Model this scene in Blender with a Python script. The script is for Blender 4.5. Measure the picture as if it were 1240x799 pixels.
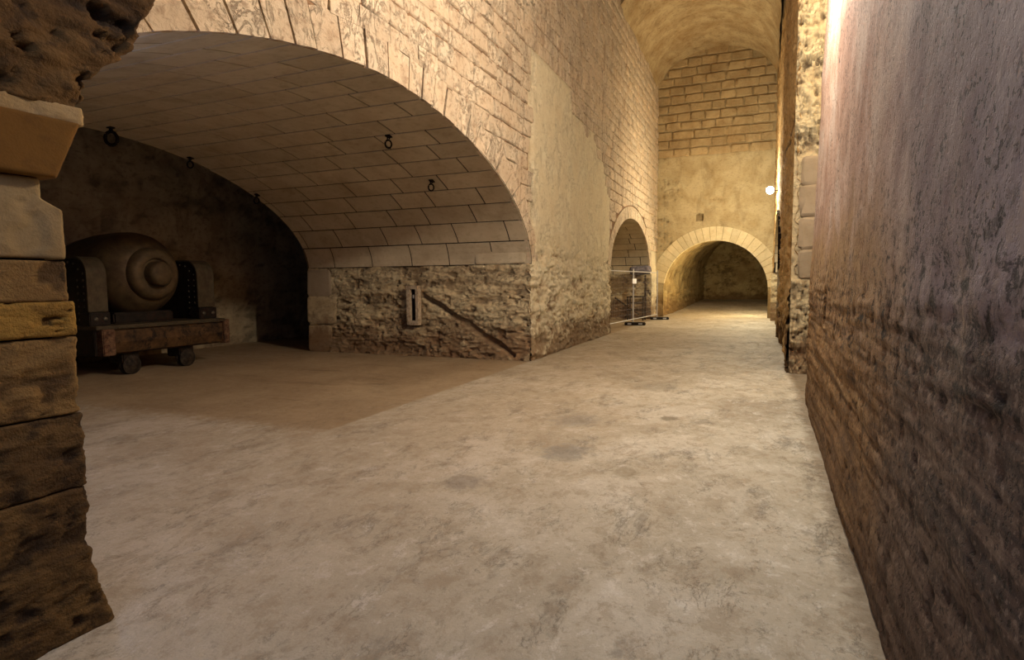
import bpy, math, random
import numpy as np
from mathutils import Vector, Matrix

for o in list(bpy.data.objects):
    bpy.data.objects.remove(o)
S = bpy.context.scene
COL = S.collection
random.seed(7)
RNG = np.random.RandomState(11)

# ------------------------------------------------------------------ camera
# axes of the place: x across the corridor (right = +), y along it, z up; floor z = 0, eye 1.6 m
F_PX = 724.92
cx, cy = 620.0, 399.5
vp_cross = Vector((-1100 - cx, -(357 - cy), -F_PX)).normalized()
AY = Vector((927 - cx, -(340 - cy), -F_PX)).normalized()
AX = (-vp_cross - AY * (-vp_cross).dot(AY)).normalized()
AZ = AX.cross(AY)
RM = Matrix((AX, AY, AZ))            # camera -> world rotation
EYE = Vector((0, 0, 1.6))
cam = bpy.data.cameras.new('camera')
cam.sensor_width = 36.0
cam.lens = F_PX / 1240.0 * 36.0
cam.clip_start = 0.05
cam.clip_end = 200
cam_o = bpy.data.objects.new('camera', cam)
COL.objects.link(cam_o)
cam_o.matrix_world = Matrix.Translation(EYE) @ RM.to_4x4()
S.camera = cam_o

def proj(p):
    q = RM.transposed() @ (Vector(p) - EYE)
    if q.z > -0.05:
        return None
    return (cx + F_PX * q.x / -q.z, cy - F_PX * q.y / -q.z, -q.z)

# ------------------------------------------------------------------ world, exposure, lamps
w = bpy.data.worlds.new('world')
S.world = w
w.use_nodes = True
w.node_tree.nodes['Background'].inputs[0].default_value = (0.9, 0.8, 0.7, 1)
w.node_tree.nodes['Background'].inputs[1].default_value = 0.0
S.view_settings.view_transform = 'Standard'
S.view_settings.look = 'None'
S.view_settings.gamma = 1
S.view_settings.use_curve_mapping = False
S.view_settings.exposure = 0.28

def point(name, loc, power, col, r=0.12):
    l = bpy.data.lights.new(name, 'POINT')
    l.energy = power
    l.color = col
    l.shadow_soft_size = r
    o = bpy.data.objects.new(name, l)
    o.location = loc
    COL.objects.link(o)
    return o

def area(name, loc, target, sx, sy, power, col):
    l = bpy.data.lights.new(name, 'AREA')
    l.shape = 'RECTANGLE'
    l.size = sx
    l.size_y = sy
    l.energy = power
    l.color = col
    o = bpy.data.objects.new(name, l)
    o.location = loc
    o.rotation_euler = (Vector(target) - Vector(loc)).to_track_quat('-Z', 'Y').to_euler()
    COL.objects.link(o)
    return o

point('wall_lamp_light', (-0.02, 6.8, 5.3), 760, (1.0, 0.89, 0.75), 0.13)      # lamp high on the right wall, above the frame
point('far_lamp_light', (-0.62, 23.4, 4.66), 620, (1.0, 0.89, 0.67), 0.06)
point('recess_fill', (1.7, 9.3, 6.4), 200, (1.0, 0.91, 0.70), 0.15)             # unseen fill light added high in the recess of the right wall      
point('tunnel_lamp', (-0.6, 29.2, 2.75), 330, (1.0, 0.86, 0.58), 0.08)            # lamp just inside the end arch
point('alcove_fill', (-5.2, 2.3, 2.7), 34, (0.36, 0.5, 1.0), 0.2)                # unseen cool fill added behind the near pillar to tint the vault
area('cool_daylight', (-0.9, -2.2, 3.6), (-1.6, 6, 2.6), 2.4, 2.0, 70, (0.50, 0.64, 1.0))

# ------------------------------------------------------------------ numpy noise
def _h(ix, iy, iz, seed):
    n = (ix * 73856093) ^ (iy * 19349663) ^ (iz * 83492791) ^ (seed * 2654435)
    n = n & 0xFFFFFFFF
    n = ((n ^ (n >> 15)) * 2246822519) & 0xFFFFFFFF
    n = ((n ^ (n >> 13)) * 3266489917) & 0xFFFFFFFF
    n = n ^ (n >> 16)
    return (n & 0xFFFFFF) / float(0x7FFFFF) - 1.0

def vnoise(p, seed=0):
    p = np.asarray(p, dtype=np.float64)
    i = np.floor(p).astype(np.int64)
    f = p - i
    u = f * f * (3 - 2 * f)
    ix, iy, iz = i[..., 0], i[..., 1], i[..., 2]
    ux, uy, uz = u[..., 0], u[..., 1], u[..., 2]
    r = 0
    for dx in (0, 1):
        wx = ux if dx else 1 - ux
        for dy in (0, 1):
            wy = uy if dy else 1 - uy
            for dz in (0, 1):
                wz = uz if dz else 1 - uz
                r = r + wx * wy * wz * _h(ix + dx, iy + dy, iz + dz, seed)
    return r

def fbm(p, s=(1, 1, 1), octv=4, seed=0, gain=0.5):
    q = np.asarray(p) * np.array(s)
    a, t, r = 1.0, 0.0, 0
    for k in range(octv):
        r = r + a * vnoise(q + 17.3 * k, seed + k)
        t += a
        a *= gain
        q = q * 2.03
    return r / t

def cells(p, s, seed=0):
    """distance to the edge between jittered cells in the (a, b) plane: stone-like lumps; p[...,2]"""
    q = np.asarray(p) * np.array(s)
    i = np.floor(q).astype(np.int64)
    d1 = np.full(q.shape[:-1], 9.0)
    d2 = np.full(q.shape[:-1], 9.0)
    z0 = np.zeros_like(i[..., 0])
    for dx in (-1, 0, 1):
        for dy in (-1, 0, 1):
            jx = _h(i[..., 0] + dx, i[..., 1] + dy, z0, seed) * 0.42
            jy = _h(i[..., 0] + dx, i[..., 1] + dy, z0 + 5, seed) * 0.42
            d = np.hypot(i[..., 0] + dx + 0.5 + jx - q[..., 0], i[..., 1] + dy + 0.5 + jy - q[..., 1])
            n2 = np.where(d < d1, d1, np.minimum(d2, d))
            d1 = np.minimum(d1, d)
            d2 = n2
    return d2 - d1

def sstep(a, b, x):
    t = np.clip((x - a) / (b - a), 0, 1)
    return t * t * (3 - 2 * t)

# ------------------------------------------------------------------ mesh helpers
def link(name, me, mat=None, parent=None, smooth=False):
    if mat is not None and not me.materials:
        me.materials.append(mat)
    if smooth:
        me.polygons.foreach_set('use_smooth', [True] * len(me.polygons))
    o = bpy.data.objects.new(name, me)
    if parent is not None:
        o.parent = parent
    COL.objects.link(o)
    return o

def mesh(verts, faces, relief=None):
    me = bpy.data.meshes.new('m')
    me.from_pydata([tuple(v) for v in verts], [], [tuple(f) for f in faces])
    if relief is not None:
        a = me.attributes.new('relief', 'FLOAT', 'POINT')
        a.data.foreach_set('value', np.asarray(relief, dtype=np.float32).ravel())
    me.update()
    return me

def grid(P, flip=False, relief=None):
    """P: nu x nv x 3"""
    nu, nv = P.shape[:2]
    i = np.arange(nu * nv).reshape(nu, nv)
    a, b, c, d = i[:-1, :-1], i[1:, :-1], i[1:, 1:], i[:-1, 1:]
    q = np.stack([a, d, c, b] if flip else [a, b, c, d], -1).reshape(-1, 4)
    n = nu * nv
    me = bpy.data.meshes.new('m')
    me.vertices.add(n)
    me.vertices.foreach_set('co', P.reshape(-1).astype(np.float32))
    me.loops.add(q.size)
    me.loops.foreach_set('vertex_index', q.reshape(-1).astype(np.int32))
    me.polygons.add(len(q))
    me.polygons.foreach_set('loop_start', (np.arange(len(q)) * 4).astype(np.int32))
    if relief is not None:
        at = me.attributes.new('relief', 'FLOAT', 'POINT')
        at.data.foreach_set('value', np.asarray(relief, dtype=np.float32).ravel())
    me.update(calc_edges=True)
    me.validate()
    return me

def struct(o):
    o['kind'] = 'structure'
    return o

def tag(o, label, cat, group=None):
    o['label'] = label
    o['category'] = cat
    if group:
        o['group'] = group
    return o

def empty(name, loc, rz=0.0):
    o = bpy.data.objects.new(name, None)
    o.location = loc
    o.rotation_euler = (0, 0, rz)
    o.empty_display_size = 0.1
    COL.objects.link(o)
    return o

class MB:
    def __init__(self):
        self.v, self.f = [], []
    def add(self, vs, fs):
        b = len(self.v)
        self.v += [tuple(v) for v in vs]
        self.f += [tuple(i + b for i in f) for f in fs]
        return self
    def box(self, x0, x1, y0, y1, z0, z1, bev=0.0, m=None):
        import bmesh
        bm = bmesh.new()
        bmesh.ops.create_cube(bm, size=1)
        for v in bm.verts:
            v.co = Vector(((x0 + x1) / 2 + v.co.x * (x1 - x0), (y0 + y1) / 2 + v.co.y * (y1 - y0), (z0 + z1) / 2 + v.co.z * (z1 - z0)))
        if bev:
            bmesh.ops.bevel(bm, geom=bm.edges[:], offset=bev, segments=2, affect='EDGES')
        if m is not None:
            bm.transform(m)
        bm.verts.index_update()
        self.add([v.co[:] for v in bm.verts], [[v.index for v in f.verts] for f in bm.faces])
        bm.free()
        return self
    def lathe(self, prof, n=48, m=None):
        """prof: (x along axis, radius); axis = local x"""
        vs, fs = [], []
        for (x, r) in prof:
            for k in range(n):
                a = 2 * math.pi * k / n
                vs.append((x, r * math.cos(a), r * math.sin(a)))
        for i in range(len(prof) - 1):
            for k in range(n):
                fs.append((i * n + k, i * n + (k + 1) % n, (i + 1) * n + (k + 1) % n, (i + 1) * n + k))
        fs.append(tuple(range(n))[::-1])
        fs.append(tuple((len(prof) - 1) * n + k for k in range(n)))
        if m is not None:
            vs = [tuple(m @ Vector(v)) for v in vs]
        return self.add(vs, fs)
    def tube(self, pts, r, n=8, closed=False):
        pts = [Vector(p) for p in pts]
        vs, fs = [], []
        N = len(pts)
        for i, p in enumerate(pts):
            a = pts[(i - 1) % N] if (closed or i > 0) else p
            b = pts[(i + 1) % N] if (closed or i < N - 1) else p
            t = (b - a).normalized()
            up = Vector((0, 0, 1)) if abs(t.z) < 0.9 else Vector((1, 0, 0))
            e1 = t.cross(up).normalized()
            e2 = t.cross(e1)
            for k in range(n):
                an = 2 * math.pi * k / n
                vs.append(tuple(p + e1 * math.cos(an) * r + e2 * math.sin(an) * r))
        for i in range(N if closed else N - 1):
            j = (i + 1) % N
            for k in range(n):
                fs.append((i * n + k, i * n + (k + 1) % n, j * n + (k + 1) % n, j * n + k))
        if not closed:
            fs.append(tuple(range(n)))
            fs.append(tuple((N - 1) * n + k for k in range(n))[::-1])
        return self.add(vs, fs)
    def prism(self, poly, y0, y1):
        """poly of (x, z), extruded along y"""
        n = len(poly)
        vs = [(x, y0, z) for x, z in poly] + [(x, y1, z) for x, z in poly]
        fs = [tuple(range(n)), tuple(range(2 * n - 1, n - 1, -1))] + [(i, i + n, (i + 1) % n + n, (i + 1) % n) for i in range(n)]
        return self.add(vs, fs)
    def build(self, name, mat, parent=None, smooth=False):
        me = mesh(self.v, self.f)
        import bmesh
        bm = bmesh.new()
        bm.from_mesh(me)
        bmesh.ops.recalc_face_normals(bm, faces=bm.faces)
        bm.to_mesh(me)
        bm.free()
        o = link(name, me, mat, parent)
        if smooth:
            me.polygons.foreach_set('use_smooth', [True] * len(me.polygons))
            try:
                me.set_sharp_from_angle(angle=math.radians(38))
            except Exception:
                pass
        return o

# ------------------------------------------------------------------ materials
class NT:
    def __init__(self, name):
        self.m = bpy.data.materials.new(name)
        self.m.use_nodes = True
        self.t = self.m.node_tree
        self.t.nodes.clear()
        self.out = self.t.nodes.new('ShaderNodeOutputMaterial')
        self.b = self.t.nodes.new('ShaderNodeBsdfPrincipled')
        self.t.links.new(self.b.outputs[0], self.out.inputs[0])
        self.pos = self.t.nodes.new('ShaderNodeNewGeometry').outputs['Position']
    def set(self, sock, v):
        if isinstance(v, bpy.types.NodeSocket):
            self.t.links.new(v, sock)
        elif isinstance(v, (tuple, list)) and len(v) == 3 and sock.type == 'RGBA':
            sock.default_value = (*v, 1)
        else:
            sock.default_value = v
    def mapv(self, s, off=(0, 0, 0), rot=(0, 0, 0), v=None):
        n = self.t.nodes.new('ShaderNodeMapping')
        self.set(n.inputs[0], v or self.pos)
        n.inputs['Scale'].default_value = s
        n.inputs['Location'].default_value = off
        n.inputs['Rotation'].default_value = rot
        return n.outputs[0]
    def noise(self, s, sc=1.0, det=5, rough=0.55, dist=0.0, off=(0, 0, 0), rot=(0, 0, 0)):
        n = self.t.nodes.new('ShaderNodeTexNoise')
        self.set(n.inputs['Vector'], self.mapv(s, off, rot))
        n.inputs['Scale'].default_value = sc
        n.inputs['Detail'].default_value = det
        n.inputs['Roughness'].default_value = rough
        n.inputs['Distortion'].default_value = dist
        return n.outputs['Fac']
    def crack(self, s, sc, width=0.03, off=(0, 0, 0), warp=0.3):
        """thin lines between cells of a warped voronoi"""
        nz = self.t.nodes.new('ShaderNodeTexNoise')
        self.set(nz.inputs['Vector'], self.mapv(s, off))
        nz.inputs['Scale'].default_value = sc * 1.7
        nz.inputs['Detail'].default_value = 4
        mx = self.t.nodes.new('ShaderNodeVectorMath')
        mx.operation = 'MULTIPLY_ADD'
        self.set(mx.inputs[0], nz.outputs['Color'])
        mx.inputs[1].default_value = (warp,) * 3
        self.set(mx.inputs[2], self.mapv(tuple(a * sc for a in s), off))
        v = self.t.nodes.new('ShaderNodeTexVoronoi')
        v.feature = 'DISTANCE_TO_EDGE'
        self.set(v.inputs['Vector'], mx.outputs[0])
        v.inputs['Scale'].default_value = 1
        return self.rng(v.outputs['Distance'], 0, width, 1, 0)
    def rng(self, f, a, b, c=0.0, d=1.0, smooth=True):
        n = self.t.nodes.new('ShaderNodeMapRange')
        n.interpolation_type = 'SMOOTHSTEP' if smooth else 'LINEAR'
        self.set(n.inputs[0], f)
        for k, x in zip((1, 2, 3, 4), (a, b, c, d)):
            n.inputs[k].default_value = x
        return n.outputs[0]
    def math(self, op, a, b=0.0, c=0.0):
        n = self.t.nodes.new('ShaderNodeMath')
        n.operation = op
        self.set(n.inputs[0], a)
        self.set(n.inputs[1], b)
        self.set(n.inputs[2], c)
        return n.outputs[0]
    def mul(self, a, b): return self.math('MULTIPLY', a, b)
    def add(self, a, b): return self.math('ADD', a, b)
    def mix(self, f, a, b, mode='MIX'):
        n = self.t.nodes.new('ShaderNodeMix')
        n.data_type = 'RGBA'
        n.blend_type = mode
        self.set(n.inputs[0], f)
        self.set(n.inputs[6], a)
        self.set(n.inputs[7], b)
        return n.outputs[2]
    def ramp(self, f, stops):
        n = self.t.nodes.new('ShaderNodeValToRGB')
        self.set(n.inputs[0], f)
        e = n.color_ramp.elements
        while len(e) < len(stops):
            e.new(0.5)
        for k, (p, c) in enumerate(stops):
            e[k].position = p
            e[k].color = (*c, 1)
        return n.outputs[0]
    def sep(self, v=None):
        n = self.t.nodes.new('ShaderNodeSeparateXYZ')
        self.set(n.inputs[0], v or self.pos)
        return n.outputs
    def attr(self, name):
        n = self.t.nodes.new('ShaderNodeAttribute')
        n.attribute_name = name
        return n.outputs['Fac']
    def rand(self):
        return self.t.nodes.new('ShaderNodeObjectInfo').outputs['Random']
    def done(self, col, rough=0.92, bump=None, strength=0.5, dist=0.02, metal=0.0, spec=0.25):
        self.set(self.b.inputs['Base Color'], col)
        self.set(self.b.inputs['Roughness'], rough)
        self.set(self.b.inputs['Metallic'], metal)
        self.b.inputs['Specular IOR Level'].default_value = spec
        if bump is not None:
            n = self.t.nodes.new('ShaderNodeBump')
            n.inputs['Strength'].default_value = strength
            n.inputs['Distance'].default_value = dist
            self.set(n.inputs['Height'], bump)
            self.t.links.new(n.outputs[0], self.b.inputs['Normal'])
        return self.m

def c(r, g, b):
    """sRGB 0-255 -> linear"""
    f = lambda x: (x / 255 / 12.92) if x / 255 <= 0.04045 else ((x / 255 + 0.055) / 1.055) ** 2.4
    return (f(r), f(g), f(b))

def wall_mat(name, pale, mid, dark, low=None, lowz=0.6, lowmix=0.8, tint=0.12, bump=0.5, fine=60, grime=0.35, relief=0.0, stain=(1.1, 1.1, 0.35), veins=0.0):
    t = NT(name)
    n1 = t.noise((1, 1, 1), 1.6, 6, 0.6, 0.4)
    n2 = t.noise((1, 1, 1.6), 9, 6, 0.62, 0.3, off=(3, 1, 7))
    n3 = t.noise((1, 1, 1), fine, 4, 0.6, 0.0, off=(1, 4, 2))
    col = t.ramp(n1, [(0.32, mid), (0.62, pale)])
    col = t.mix(t.mul(t.rng(n2, 0.5, 0.68), grime), col, dark)
    st = t.noise(stain, 2.0, 6, 0.65, 0.8, off=(9, 5, 0))
    col = t.mix(t.mul(t.rng(st, 0.52, 0.68), grime * 0.9), col, dark)
    vh = None
    if veins:
        nv = t.noise((1, 1, 0.7), 3.2, 7, 0.66, 1.4, off=(2, 12, 5))
        vh = t.rng(t.math('ABSOLUTE', t.math('SUBTRACT', nv, 0.5)), 0.0, 0.035, 1, 0)
        vh = t.mul(vh, t.rng(n1, 0.42, 0.58))
        col = t.mix(t.mul(vh, veins), col, dark)
        blot = t.noise((1, 1, 0.4), 5.0, 7, 0.72, 0.6, off=(7, 2, 3))
        col = t.mix(t.mul(t.rng(blot, 0.60, 0.70), veins), col, dark)
    rd = t.rand()
    col = t.mix(1.0, col, t.ramp(rd, [(0.0, (1 - tint,) * 3), (1.0, (1 + tint * 0.5, 1 + tint * 0.45, 1 + tint * 0.4))]), 'MULTIPLY')
    if relief:
        r = t.attr('relief')
        col = t.mix(t.mul(t.rng(r, -0.15, -1.0), relief), col, dark)
        col = t.mix(t.mul(t.rng(r, 0.1, 0.8), relief * 0.6), col, pale)
    if low is not None:
        z = t.sep()[2]
        nn = t.noise((1, 1, 0.8), 2.2, 6, 0.7, 0.6, off=(5, 5, 5))
        zz = t.math('MULTIPLY_ADD', t.math('SUBTRACT', nn, 0.5), -2.6 * lowz, z)
        f = t.rng(zz, lowz * 1.5, lowz * 0.6)
        if relief:      # salt-pale flakes stay proud of the damp brown foot
            f = t.mul(f, t.rng(t.attr('relief'), 1.0, 0.3))
        col = t.mix(t.mul(f, lowmix), col, low)
    h = t.add(t.mul(n2, 0.7), t.mul(n3, 0.3))
    if vh is not None:
        h = t.add(h, t.mul(vh, -0.6))
    return t.done(col, 0.93, h, bump, 0.03)

M = {}
M['spandrel'] = wall_mat('spandrel_stone', c(214, 198, 170), c(194, 172, 142), c(120, 92, 68), bump=0.8, grime=0.55, tint=0.10, fine=30, veins=0.38)
M['mortar'] = wall_mat('mortar', c(160, 128, 98), c(128, 98, 70), c(78, 56, 38), low=c(120, 92, 60), lowz=0.9, bump=0.8, grime=0.5, tint=0.0, relief=0.55)
M['plaster'] = wall_mat('pale_plaster', c(220, 210, 178), c(206, 190, 154), c(132, 104, 74), low=c(112, 84, 54), lowz=0.62, lowmix=0.8, bump=0.7, grime=0.25, tint=0.0, relief=0.8, stain=(1, 1, 0.9), veins=0.25)
M['ashlar'] = wall_mat('vault_ashlar', c(196, 182, 152), c(178, 162, 132), c(130, 112, 86), bump=0.25, grime=0.25, tint=0.09)
M['joint'] = wall_mat('dark_joint', c(44, 33, 22), c(34, 25, 16), c(22, 16, 10), bump=0.3)
M['weathered'] = wall_mat('weathered_wall', c(212, 194, 154), c(186, 164, 124), c(90, 66, 44), low=c(116, 84, 56), lowz=0.62, lowmix=0.75, bump=0.8, grime=0.45, relief=0.7, stain=(0.8, 0.8, 1.6), veins=0.3)
M['endstone'] = wall_mat('end_wall_stone', c(184, 160, 116), c(160, 134, 92), c(110, 82, 44), bump=0.5, grime=0.3, tint=0.14)
M['endwall'] = wall_mat('end_wall_render', c(196, 178, 136), c(174, 152, 108), c(110, 86, 50), low=c(136, 108, 66), lowz=0.9, bump=0.6, grime=0.32, relief=0.6)
M['voussoir'] = wall_mat('voussoir_stone', c(224, 208, 166), c(208, 190, 146), c(160, 136, 94), bump=0.3, grime=0.22, tint=0.12)
M['tunnel'] = wall_mat('tunnel_wall', c(190, 168, 116), c(160, 134, 86), c(90, 68, 40), low=c(120, 92, 56), lowz=0.7, bump=0.8, grime=0.4, relief=0.6)
M['ceiling'] = wall_mat('vault_render', c(188, 168, 126), c(158, 132, 90), c(108, 82, 50), bump=0.35, grime=0.4)
M['rightfar'] = wall_mat('right_far_stone', c(208, 176, 124), c(182, 146, 94), c(96, 70, 40), low=c(84, 60, 38), lowz=0.7, lowmix=0.9, bump=0.8, grime=0.5, relief=0.8, stain=(1, 1, 0.5))
M['jamb'] = wall_mat('jamb_ashlar', c(166, 148, 122), c(146, 128, 102), c(128, 108, 82), bump=0.2, grime=0.2)
M['chamber'] = wall_mat('chamber_wall', c(186, 168, 132), c(152, 132, 100), c(60, 48, 34), bump=0.6, grime=0.4, relief=0.5)
M['pillar_top'] = wall_mat('pillar_smooth_stone', c(146, 124, 86), c(126, 102, 66), c(80, 58, 32), bump=0.3, fine=90, grime=0.35, tint=0.0)
M['pillar_mid'] = wall_mat('pillar_eroded_stone', c(134, 104, 60), c(108, 80, 42), c(56, 38, 18), bump=1.0, fine=90, grime=0.45, relief=0.7, tint=0.0)
M['pillar_yellow'] = wall_mat('pillar_porous_stone', c(154, 118, 52), c(134, 98, 40), c(58, 38, 14), bump=1.0, fine=90, grime=0.5, relief=0.8, tint=0.0)
M['pillar_low'] = wall_mat('pillar_dark_stone', c(104, 78, 42), c(76, 54, 27), c(38, 25, 12), bump=1.0, fine=90, grime=0.7, relief=0.8, tint=0.0, stain=(0.8, 0.8, 3))
M['corbel'] = wall_mat('corbel_stone', c(108, 74, 24), c(94, 60, 17), c(64, 40, 10), bump=0.25, fine=90, grime=0.3, tint=0.0)
M['rubble'] = wall_mat('rubble_mass', c(104, 76, 38), c(78, 54, 24), c(32, 21, 9), bump=1.0, fine=40, grime=0.6, relief=0.9, tint=0.0)
M['mortar_pale'] = wall_mat('pale_bedding', c(168, 142, 98), c(146, 118, 76), c(110, 82, 46), bump=0.5)

def right_wall_mat():
    t = NT('right_wall_plaster')
    P = t.sep()
    n1 = t.noise((1, 1, 1), 1.3, 6, 0.6, 0.5)
    n2 = t.noise((1, 1, 1.2), 7, 8, 0.68, 0.4, off=(2, 3, 1))
    n3 = t.noise((1, 1, 1), 26, 5, 0.6)
    sp = t.noise((1, 1, 1), 14, 7, 0.75, 0.2, off=(8, 8, 8))
    streak = t.noise((1, 1.0, 0.8), 3.0, 8, 0.7, 0.6, off=(1, 9, 3))
    lay = t.noise((1, 0.35, 5.5), 2.4, 8, 0.7, 0.5, off=(4, 2, 6))
    spk = t.noise((1, 1, 1), 34, 4, 0.6, 0.1, off=(3, 3, 9))
    far = t.rng(t.add(P[1], t.math('MULTIPLY_ADD', n1, 2.4, -1.2)), 2.6, 4.2)
    pink = t.ramp(n1, [(0.3, c(156, 118, 98)), (0.5, c(178, 146, 126)), (0.68, c(196, 176, 160))])
    grey = t.ramp(n1, [(0.3, c(132, 112, 108)), (0.66, c(160, 146, 144))])
    up = t.mix(far, grey, pink)
    up = t.mix(t.mul(t.rng(streak, 0.5, 0.7), 0.45), up, c(196, 182, 172))
    up = t.mix(t.mul(t.rng(sp, 0.53, 0.64), 0.50), up, c(88, 68, 60))
    up = t.mix(t.mul(t.mul(t.rng(spk, 0.54, 0.60), t.rng(streak, 0.54, 0.44)), 0.8), up, c(50, 40, 38))
    belt = t.ramp(n2, [(0.35, c(134, 98, 58)), (0.62, c(178, 146, 98))])
    z = t.add(P[2], t.math('MULTIPLY_ADD', n1, 1.5, -0.75))
    f_b = t.rng(z, 2.35, 1.65)
    col = t.mix(t.mul(t.mul(f_b, far), 0.85), up, belt)
    lowf = t.add(t.mul(lay, 0.7), t.mul(n2, 0.3))
    low = t.ramp(lowf, [(0.38, c(54, 41, 33)), (0.5, c(96, 75, 58)), (0.62, c(140, 118, 98))])
    lowb = t.ramp(lowf, [(0.38, c(84, 58, 32)), (0.5, c(136, 100, 58)), (0.62, c(172, 138, 92))])
    low = t.mix(far, low, lowb)
    low = t.mix(t.mul(t.rng(sp, 0.55, 0.63), 0.6), low, c(34, 25, 19))
    low = t.mix(t.mul(t.rng(spk, 0.55, 0.62), 0.7), low, c(24, 17, 13))
    low = t.mix(t.mul(t.rng(spk, 0.43, 0.36), 0.5), low, c(160, 140, 120))
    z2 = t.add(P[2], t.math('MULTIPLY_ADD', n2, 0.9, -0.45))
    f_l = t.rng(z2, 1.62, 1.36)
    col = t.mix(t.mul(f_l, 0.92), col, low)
    bl = t.noise((1, 1.0, 1.3), 8.5, 9, 0.78, 0.5, off=(13, 3, 7))
    band = t.mul(t.rng(z2, 1.0, 1.3), t.rng(z2, 2.0, 1.62))
    col = t.mix(t.mul(t.mul(t.rng(bl, 0.52, 0.58), band), 0.85), col, c(30, 22, 18))
    col = t.mix(t.mul(t.mul(t.rng(bl, 0.46, 0.40), band), 0.5), col, c(168, 148, 130))
    col = t.mix(t.mul(t.mul(t.rng(bl, 0.56, 0.62), f_l), 0.6), col, c(26, 19, 15))
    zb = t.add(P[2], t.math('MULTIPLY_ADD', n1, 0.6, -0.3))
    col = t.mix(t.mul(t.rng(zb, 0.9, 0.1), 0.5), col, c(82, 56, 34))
    r = t.attr('relief')
    col = t.mix(t.mul(t.rng(r, 0.0, -1.2), 0.6), col, c(40, 28, 20))
    h = t.add(t.mul(n2, 0.5), t.add(t.mul(n3, 0.15), t.add(t.mul(sp, 0.35), t.mul(t.rng(spk, 0.55, 0.62), -0.3))))
    return t.done(col, 0.8, h, 0.55, 0.025, spec=0.3)
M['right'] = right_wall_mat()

def floor_mat():
    t = NT('worn_concrete')
    P = t.sep()
    n1 = t.noise((1, 1, 1), 0.7, 7, 0.6, 0.6)
    n2 = t.noise((1, 0.45, 1), 2.6, 9, 0.74, 0.3, off=(3, 3, 0), rot=(0, 0, 0.5))
    n3 = t.noise((1, 1, 1), 9, 8, 0.7, 0.3, off=(6, 1, 0))
    n4 = t.noise((1, 1, 1), 70, 4, 0.6)
    col = t.ramp(n1, [(0.3, c(164, 152, 130)), (0.5, c(188, 178, 156)), (0.7, c(210, 202, 184))])
    col = t.mix(t.mul(t.rng(n2, 0.53, 0.66), 0.62), col, c(120, 112, 98))
    col = t.mix(t.mul(t.rng(n3, 0.56, 0.72), 0.42), col, c(142, 128, 106))
    col = t.mix(t.mul(t.rng(n3, 0.46, 0.30), 0.35), col, c(208, 200, 184))
    n7 = t.noise((1, 0.7, 1), 4.2, 9, 0.80, 0.2, off=(21, 4, 0), rot=(0, 0, 0.6))
    col = t.mix(t.mul(t.rng(n7, 0.50, 0.42), 0.45), col, c(150, 132, 106))
    col = t.mix(t.mul(t.rng(n7, 0.55, 0.62), 0.5), col, c(222, 216, 202))
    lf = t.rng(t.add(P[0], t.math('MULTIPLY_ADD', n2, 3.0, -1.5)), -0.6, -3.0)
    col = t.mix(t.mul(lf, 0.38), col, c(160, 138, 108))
    # brown sandy alcove floor beyond the corridor edge
    nb = t.noise((1, 1, 1), 0.8, 6, 0.6, 0.5, off=(7, 7, 0))
    nb2 = t.noise((0.3, 1.4, 1), 2.4, 6, 0.6, 0.3, off=(2, 7, 0))
    brown = t.ramp(nb, [(0.34, c(148, 126, 96)), (0.66, c(170, 148, 116))])
    brown = t.mix(t.mul(t.rng(nb2, 0.55, 0.7), 0.5), brown, c(118, 94, 66))
    e = t.math('MULTIPLY_ADD', n3, 0.10, -0.05)
    fx = t.rng(t.add(P[0], e), -4.36, -4.44)
    fy = t.rng(t.add(P[1], t.math('MULTIPLY_ADD', n3, 0.7, -0.35)), 4.85, 5.35)
    fy2 = t.rng(P[1], 12.2, 12.0)
    col = t.mix(t.mul(t.mul(fx, fy), 1.0), col, brown)
    # fine scuffs, pale worn skin and hairline cracks
    n5 = t.noise((1, 0.6, 1), 24, 7, 0.72, 0.3, off=(3, 9, 0), rot=(0, 0, 0.4))
    col = t.mix(t.mul(t.rng(n5, 0.56, 0.68), 0.40), col, c(120, 108, 90))
    n6 = t.noise((1, 0.55, 1), 4.0, 8, 0.72, 0.5, off=(13, 2, 0), rot=(0, 0, 0.55))
    thin = t.rng(t.math('ABSOLUTE', t.math('SUBTRACT', n6, 0.5)), 0.0, 0.012, 1, 0)
    thin = t.mul(thin, t.rng(n2, 0.46, 0.56))
    col = t.mix(t.mul(thin, 0.45), col, c(104, 92, 76))
    crf = t.mul(thin, 0.6)
    crf2 = t.mul(n5, 0.4)
    for (x, y, r, cc, k) in SPOTS:
        dx = t.math('SUBTRACT', P[0], x)
        dy = t.mul(t.math('SUBTRACT', P[1], y), 0.8)
        d = t.math('SQRT', t.add(t.mul(dx, dx), t.mul(dy, dy)))
        d = t.add(d, t.math('MULTIPLY_ADD', n3, r * 2.2, -r * 1.1))
        col = t.mix(t.mul(t.rng(d, r, r * 0.4), k), col, cc)
    # darker brown towards the wall foot on the right
    fr = t.rng(t.add(P[0], t.math('MULTIPLY_ADD', n3, 0.16, -0.08)), 0.36, 0.5)
    col = t.mix(t.mul(fr, 0.6), col, c(104, 84, 58))
    h = t.add(t.add(t.mul(n7, 0.6), t.mul(n3, 0.5)), t.add(t.mul(n4, 0.16), t.mul(t.add(crf, crf2), -0.5)))
    return t.done(col, t.rng(n3, 0.3, 0.7, 0.55, 0.85), h, 0.5, 0.03, spec=0.35)
SPOTS = [(-1.05, 4.9, 0.16, c(120, 104, 72), 0.5), (-1.0, 7.1, 0.14, c(100, 88, 62), 0.7), (-1.7, 5.3, 0.3, c(118, 114, 106), 0.55),
         (-2.0, 6.6, 0.35, c(126, 118, 106), 0.5), (-1.5, 9.2, 0.4, c(136, 126, 108), 0.5), (-2.2, 4.2, 0.22, c(126, 116, 104), 0.5)]
M['floor'] = floor_mat()

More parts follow.
